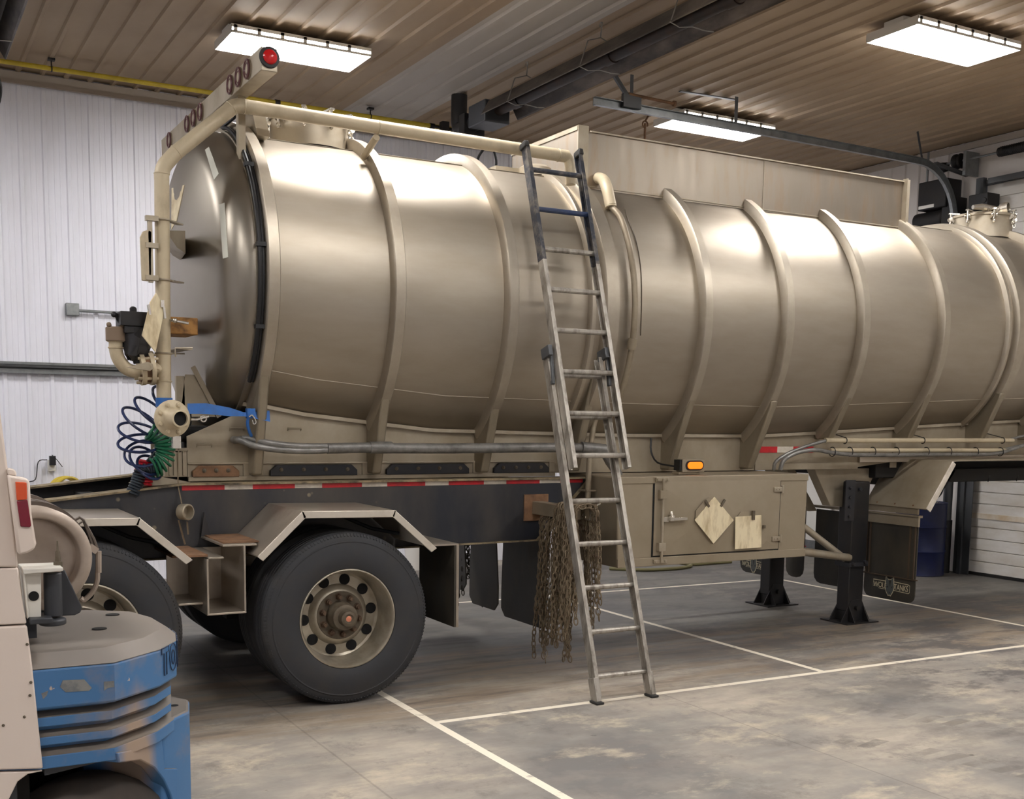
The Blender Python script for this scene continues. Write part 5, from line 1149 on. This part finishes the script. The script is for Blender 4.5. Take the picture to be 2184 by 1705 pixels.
b.box(*(lambda p: (p.x-.03, p.x+.02, p.y-.02, p.y+.02, p.z-.03, p.z+.03))(at(536, 882, Y=6.9)))
b.build('webbing', 'strap', t, smooth=False)
q = at(350, 857, Y=YP); b = MB(); b.lathe(q+Vector((0, 0, -.03)), (0, 0, 1), [(0, .043), (.0, .048), (.05, .048), (.052, .043)], 24); b.build('pipe_loop', 'strap', t)
b = MB(); b.tube([at(531, 890, Y=6.87), at(538, 886, Y=6.87), at(546, 900, Y=6.87), at(541, 905, Y=6.87), at(538, 896, Y=6.87)], .005, 6, smooth=3); b.build('hook', 'silver', t); adopt(t)
# ================================================================== FORKLIFT AT THE LEFT EDGE
FY = 3.28
K = thing('forklift', (.2, 3.6, 0), 'white and blue forklift cut by the left edge, its rear counterweight facing right', 'forklift')
def f(px, py, y=FY): return at(px, py, Y=y)
YFa = 4.05
def plan(ins=0., rear=.0):
    a = ins
    near = [(-.35, FY+a), (.55-.41*a, FY+a), (.70-.8*a, FY+.125+.5*a), (.775-a, FY+.24+.3*a), (.80-a, FY+.36)]
    return near+[(.80-a, YFa-.28), (.76-a, YFa-.14), (.62-.7*a, YFa-a), (-.35, YFa-a)]
def slab(z0, z1, ins, b, ze=None): b.prism([(x, y, z0) for x, y in plan(ins)], (0, 0, z1-z0))
zz = lambda y: f(135, y).z
b = MB()
z_top, z_s1 = 1.045, zz(1511)
slab(z_s1, z_top, 0, b); 
# bevelled crown
p0, p1 = plan(0), plan(.05); n = len(p0)
b.add([(x, y, z_top) for x, y in p0]+[(x, y, z_top+.035) for x, y in p1], [(i, (i+1) % n, n+(i+1) % n, n+i) for i in range(n)]+[tuple(range(n, 2*n))])
cw = b.build('counterweight', 'fblue', K, bevel=.008, smooth=True, ang=30)
b = MB(); slab(zz(1639), z_s1, .05, b); b.build('counterweight_core', 'fblue', cw, ang=30)
for ya_, yb2 in ((1530, 1551), (1572, 1591), (1611, 1639)):
    b = MB(); z0, z1 = zz(yb2), zz(ya_); P0 = plan(.018 if ya_ < 1600 else .01); P1 = plan(.05); n = len(P0)
    b.prism([(x, y, z0) for x, y in P0], (0, 0, z1-z0)); b.add([(x, y, z1) for x, y in P0]+[(x, y, z1+.012) for x, y in P1], [(i, (i+1) % n, n+(i+1) % n, n+i) for i in range(n)]); b.build('ridge', 'fblue', cw, bevel=.003, ang=30)
# tall lower block with the wheel arch cut from it
b = MB(); ar = []
za = zz(1639)
def lowpoly(y):
    pts = [(.50, y, za+.002)]
    for k in range(0, 8): a = R_(90-k*12); pts.append((.46+.30*math.cos(a), y, za-.33+.30*math.sin(a)+.005))
    return pts+[(.76, y, .12), (.86, y, .12), (.86, y, za+.01)]
b.prism([(.50, FY+.30, za+.04), (.72, FY+.20, za+.04), (.83, FY+.32, za+.04), (.86, FY+.45, za+.04), (.86, YFa-.3, za+.04), (.75, YFa-.1, za+.04), (.50, YFa-.1, za+.04)], (0, 0, .10-za))
b.build('lower_counterweight', 'fblue', cw, bevel=.01, ang=30)
b = MB(); b.prism([(.36, FY+.02, za-.001), (.66, FY+.14, za-.001), (.78, FY+.3, za-.001), (.36, FY+.3, za-.001)], (0, 0, -.02)); b.build('wheel_arch', 'fdark', cw)
for px, py in ((240, 1311), (212, 1341)):
    q = at(px, py, Z=1.082); b = MB(); b.lathe(q, (0, 0, 1), [(-.002, .022), (.0005, .022), (.001, .001)], 20); b.build('bolt_hole', 'hole', cw)
b = MB(); q = at(362, 1517, Z=za+.041); b.lathe((.80, FY+.40, za+.041), (0, 0, 1), [(0, .014), (.001, .001)], 14); b.build('pin_hole', 'hole', cw)
for pxs in ([(134, 1452), (180, 1450), (196, 1468), (190, 1474), (140, 1477), (128, 1466)], [(222, 1455), (243, 1453), (244, 1466), (230, 1468), (222, 1474)], [(88, 1480), (103, 1474), (100, 1484), (92, 1492)]):
    MB().prism([at(a, c, Y=FY-.0015) for a, c in pxs], (0, .0015, 0)).build('paint_scrape', 'scuff', cw, smooth=False)
# raised lettering that starts on the rear chamfer and turns the corner
P_ = plan(0); seg = [Vector((*P_[i], 0)) for i in (2, 3, 4, 5)]
zl0 = z_s1+.03
def letter(ch, s0, s1, nm='letter'):
    """letter outline on the rear contour; s is metres along it from the end of the straight chamfer"""
    L = [0]; 
    for i in range(1, len(seg)): L.append(L[-1]+(seg[i]-seg[i-1]).length)
    def pt(s, z):
        i = max(j for j in range(len(L)-1) if L[j] <= max(s, 0)); d = (seg[i+1]-seg[i]).normalized(); q = seg[i]+d*(s-L[i]); nn = Vector((d.y, -d.x, 0)); q = q+nn*.003; return Vector((q.x, q.y, z))
    zb, zt = zl0, zl0+.085; w_ = s1-s0; b = MB()
    if ch == 'T': pl = [(0, 1), (1, 1), (1, .8), (.68, .8), (.68, 0), (.32, 0), (.32, .8), (0, .8), (0, 1)]
    elif ch == 'Y': pl = [(0, 1), (.3, 1), (.5, .65), (.7, 1), (1, 1), (.65, .4), (.65, 0), (.35, 0), (.35, .4), (0, 1)]
    elif ch == 'A': pl = [(0, 0), (.35, 1), (.65, 1), (1, 0), (.72, 0), (.62, .25), (.38, .25), (.28, 0), (0, 0)]
    else: pl = [(.5+.5*math.cos(R_(a)), .5+.5*math.sin(R_(a))) for a in range(0, 361, 30)]
    b.tube([pt(s0+u*w_, zb+v*(zt-zb)) for u, v in pl], .0018, 5)
    if ch == 'O': b.tube([pt(s0+(.5+.2*math.cos(R_(a)))*w_, zb+(.5+.26*math.sin(R_(a)))*(zt-zb)) for a in range(0, 361, 30)], .0018, 5)
    b.build(nm, 'letter', cw)
s = .012
for ch in 'TOYOTA': letter(ch, s, s+.056); s += .063
# body side panel, pillar
def sidep(pxs, y, th, nm, mt, par=K, **k): return MB().prism([f(a, c, y) for a, c in pxs], (0, th, 0)).build(nm, mt, par, **k)
# arch-shaped outer face of the lower block, in the plane of the rear chamfer
cn = Vector((.24, -.225, 0)).normalized(); cp0 = Vector((.55, FY, 0))
def onch(px, py, o=.0):
    d = ray(px, py); o0 = Vector((0, 0, CAMZ)); return o0+d*((cp0+cn*o-o0).dot(cn)/d.dot(cn))
MB().prism([onch(*q) for q in ((252, 1606), (300, 1596), (346, 1578), (352, 1640), (380, 1640), (380, 1790), (374, 1730), (364, 1694), (350, 1664), (330, 1638), (300, 1622), (255, 1628))], -cn*.05).build('arch_face', 'fblue', cw, bevel=.004, ang=30)
bp_ = sidep([(39, 1212), (46, 1270), (57, 1331), (-160, 1342), (-160, 1215), (-10, 1213)], FY-.01, .04, 'body_panel', 'fwhite', bevel=.004)
sidep([(58, 1335), (70, 1430), (92, 1641), (-160, 1648), (-160, 1345)], FY-.012, .04, 'side_cover', 'fwhite', bevel=.005)
sidep([(92, 1646), (60, 1652), (38, 1668), (18, 1708), (5, 1740), (-160, 1740), (-160, 1652)], FY-.006, .04, 'lower_skirt', 'fwhite', bevel=.004)
sidep([(-9, 690), (-2, 860), (17, 1000), (39, 1211), (-12, 1211), (-60, 690)], FY-.01, .07, 'pillar', 'fwhite', bevel=.006)
b = MB(); b.box(-.4, .29, FY+.04, YFa, .2, 1.2); b.box(.30, .40, FY+.06, YFa-.1, zz(1639), 1.04); b.build('chassis', 'fdark', K)
b = MB(); 
for px, py in ((58, 1375), (66, 1456), (64, 1484), (7, 1548), (52, 1530)): b.sphere(f(px, py, FY-.013), .004)
b.build('rivets', 'hub', bp_)
# tail light
tl = sidep([(17, 1014), (58, 1021), (64, 1030), (68, 1100), (78, 1160), (74, 1172), (60, 1180), (40, 1185)], FY-.05, .045, 'tail_light', 'fwhite', bevel=.006)
sidep([(33, 1028), (57, 1030), (58, 1066), (36, 1068)], FY-.056, .012, 'orange_lens', 'tailo', tl, bevel=.002); sidep([(36, 1069), (59, 1067), (67, 1122), (64, 1125), (44, 1124)], FY-.056, .012, 'red_lens', 'taill', tl, bevel=.002)
sidep([(16, 1000), (30, 1001), (35, 1008), (36, 1016), (17, 1013)], FY-.03, .05, 'upper_lamp', 'fwhite', tl, bevel=.004)
# towing bracket column with roller
b = MB(); yb3 = FY+.02
b.prism([f(50, 1222, yb3), f(88, 1222, yb3), f(88, 1318, yb3), f(60, 1318, yb3)], (0, .02, 0)); b.prism([f(48, 1214, yb3-.03), f(135, 1211, yb3-.03), f(135, 1219, yb3-.03), f(50, 1226, yb3-.03)], (0, .12, 0))
b.prism([f(48, 1222, yb3-.01), f(54, 1222, yb3-.01), f(62, 1318, yb3-.01), f(58, 1322, yb3-.01)], (0, .08, 0)); hb_ = b.build('hinge_bracket', 'lamph', K, bevel=.004)
b = MB(); b.lathe(f(72, 1272, yb3-.002), (0, 1, 0), [(-.001, .0135), (.0, .0135), (.0005, .001)], 20); b.build('bracket_hole', 'hole', hb_)
b = MB(); b.cyl(f(112, 1222, yb3+.03), f(114, 1314, yb3+.03), .024, 20); b.lathe(f(112, 1324, yb3+.03), (0, 0, 1), [(-.012, .03), (-.01, .036), (.004, .036), (.008, .028)], 24); b.box(f(62, 1320).x, f(112, 1320).x, yb3-.03, yb3+.07, f(80, 1331).z, f(80, 1319).z); b.build('hinge_post', 'fdark', hb_, bevel=.003)
b = MB(); b.lathe(f(124, 1212, yb3+.03), (0, 0, 1), [(-.005, .012), (.018, .012), (.019, .008), (.045, .006), (.05, .003), (.075, .002), (.076, .0001)], 12); b.build('grease_pin', 'hub', hb_)
sidep([(128, 1222), (138, 1216), (175, 1296), (172, 1307), (160, 1313), (128, 1315)], yb3+.06, .012, 'side_plate', 'fdark', K, bevel=.003)
b = MB(); b.box(.33, .80, FY+.42, YFa-.12, .1, zz(1639)); b.box(-.4, .33, FY+.12, YFa-.1, .05, .8); b.build('inner_chassis', 'dark', K)
# rear wheel
def ftyre(c, ang):
    ax = (math.sin(ang), -math.cos(ang), 0); b = MB(); b.lathe(c, ax, [(-.10, .18), (-.10, .27), (-.07, .315), (-.03, .33), (.03, .33), (.07, .315), (.10, .27), (.10, .18)], 56)
    w_ = b.build('rear_wheel', 'ftire', K, ang=50); b = MB(); b.lathe(c, ax, [(-.09, .182), (.085, .182), (.08, .165), (.04, .15), (.05, .06), (.08, .05), (.081, .001)], 36); b.build('rear_rim', 'fwhite', w_)
ftyre((.475, FY+.19, .345), R_(22))
adopt(K)
# ================================================================== PROPANE CYLINDER ON THE FORKLIFT
c = f(78, 1191, 3.50); t = thing('propane_cylinder', (c.x, 3.5, c.z-.15), 'round dusty propane cylinder lying across the back of the forklift', 'gas cylinder')
RC = .150
b = MB(); b.lathe((c.x, 3.52, c.z), (0, -1, 0), [(-.62, .001), (-.6, .08), (-.55, .13), (-.5, RC-.004), (-.06, RC-.004), (-.03, RC-.012), (-.01, RC-.03), (0, .10), (-.012, .06), (-.016, .001)], 64); b.build('vessel', 'lpg', t, ang=50)
b = MB(); b.lathe((c.x, 3.50, c.z), (0, -1, 0), [(-.05, RC-.003), (.02, RC-.001), (.026, RC-.006), (.03, RC-.016), (.028, RC-.030), (.022, RC-.034), (.0, RC-.034), (-.03, RC-.04)], 64); b.build('foot_ring', 'lpg', t, ang=50)
b = MB()
for y in (3.60, 3.66, 3.95): MB().lathe((c.x, y, c.z), (0, 1, 0), [(0, RC-.005), (0, RC+.008), (.035, RC+.008), (.035, RC-.005)], 64).build('strap', 'lpgb', t)
g = lambda px, py: at(px, py, Y=3.62)
b = MB(); b.tube([g(150, 1115), g(170, 1104), g(178, 1110), g(200, 1150), g(208, 1172)], .0045, 6); b.tube([g(158, 1124), g(178, 1112), g(190, 1140), g(200, 1172)], .0045, 6); b.build('buckle_wire', 'lpgb', t)
b = MB(); b.tube([g(210, 1176), g(210, 1222)], .009, 10); b.tube([g(208, 1222), g(207, 1240), g(198, 1262), g(180, 1280), g(172, 1276)], .008, 8, smooth=3); b.bar(g(190, 1165), g(206, 1176), .03, .02); b.build('buckle_lever', 'lpg', t)
b = MB(); b.box(c.x-.10, c.x+.0, 3.56, 4.0, z_top+.03, c.z-RC+.02); b.build('cradle', 'fdark', t); adopt(t)
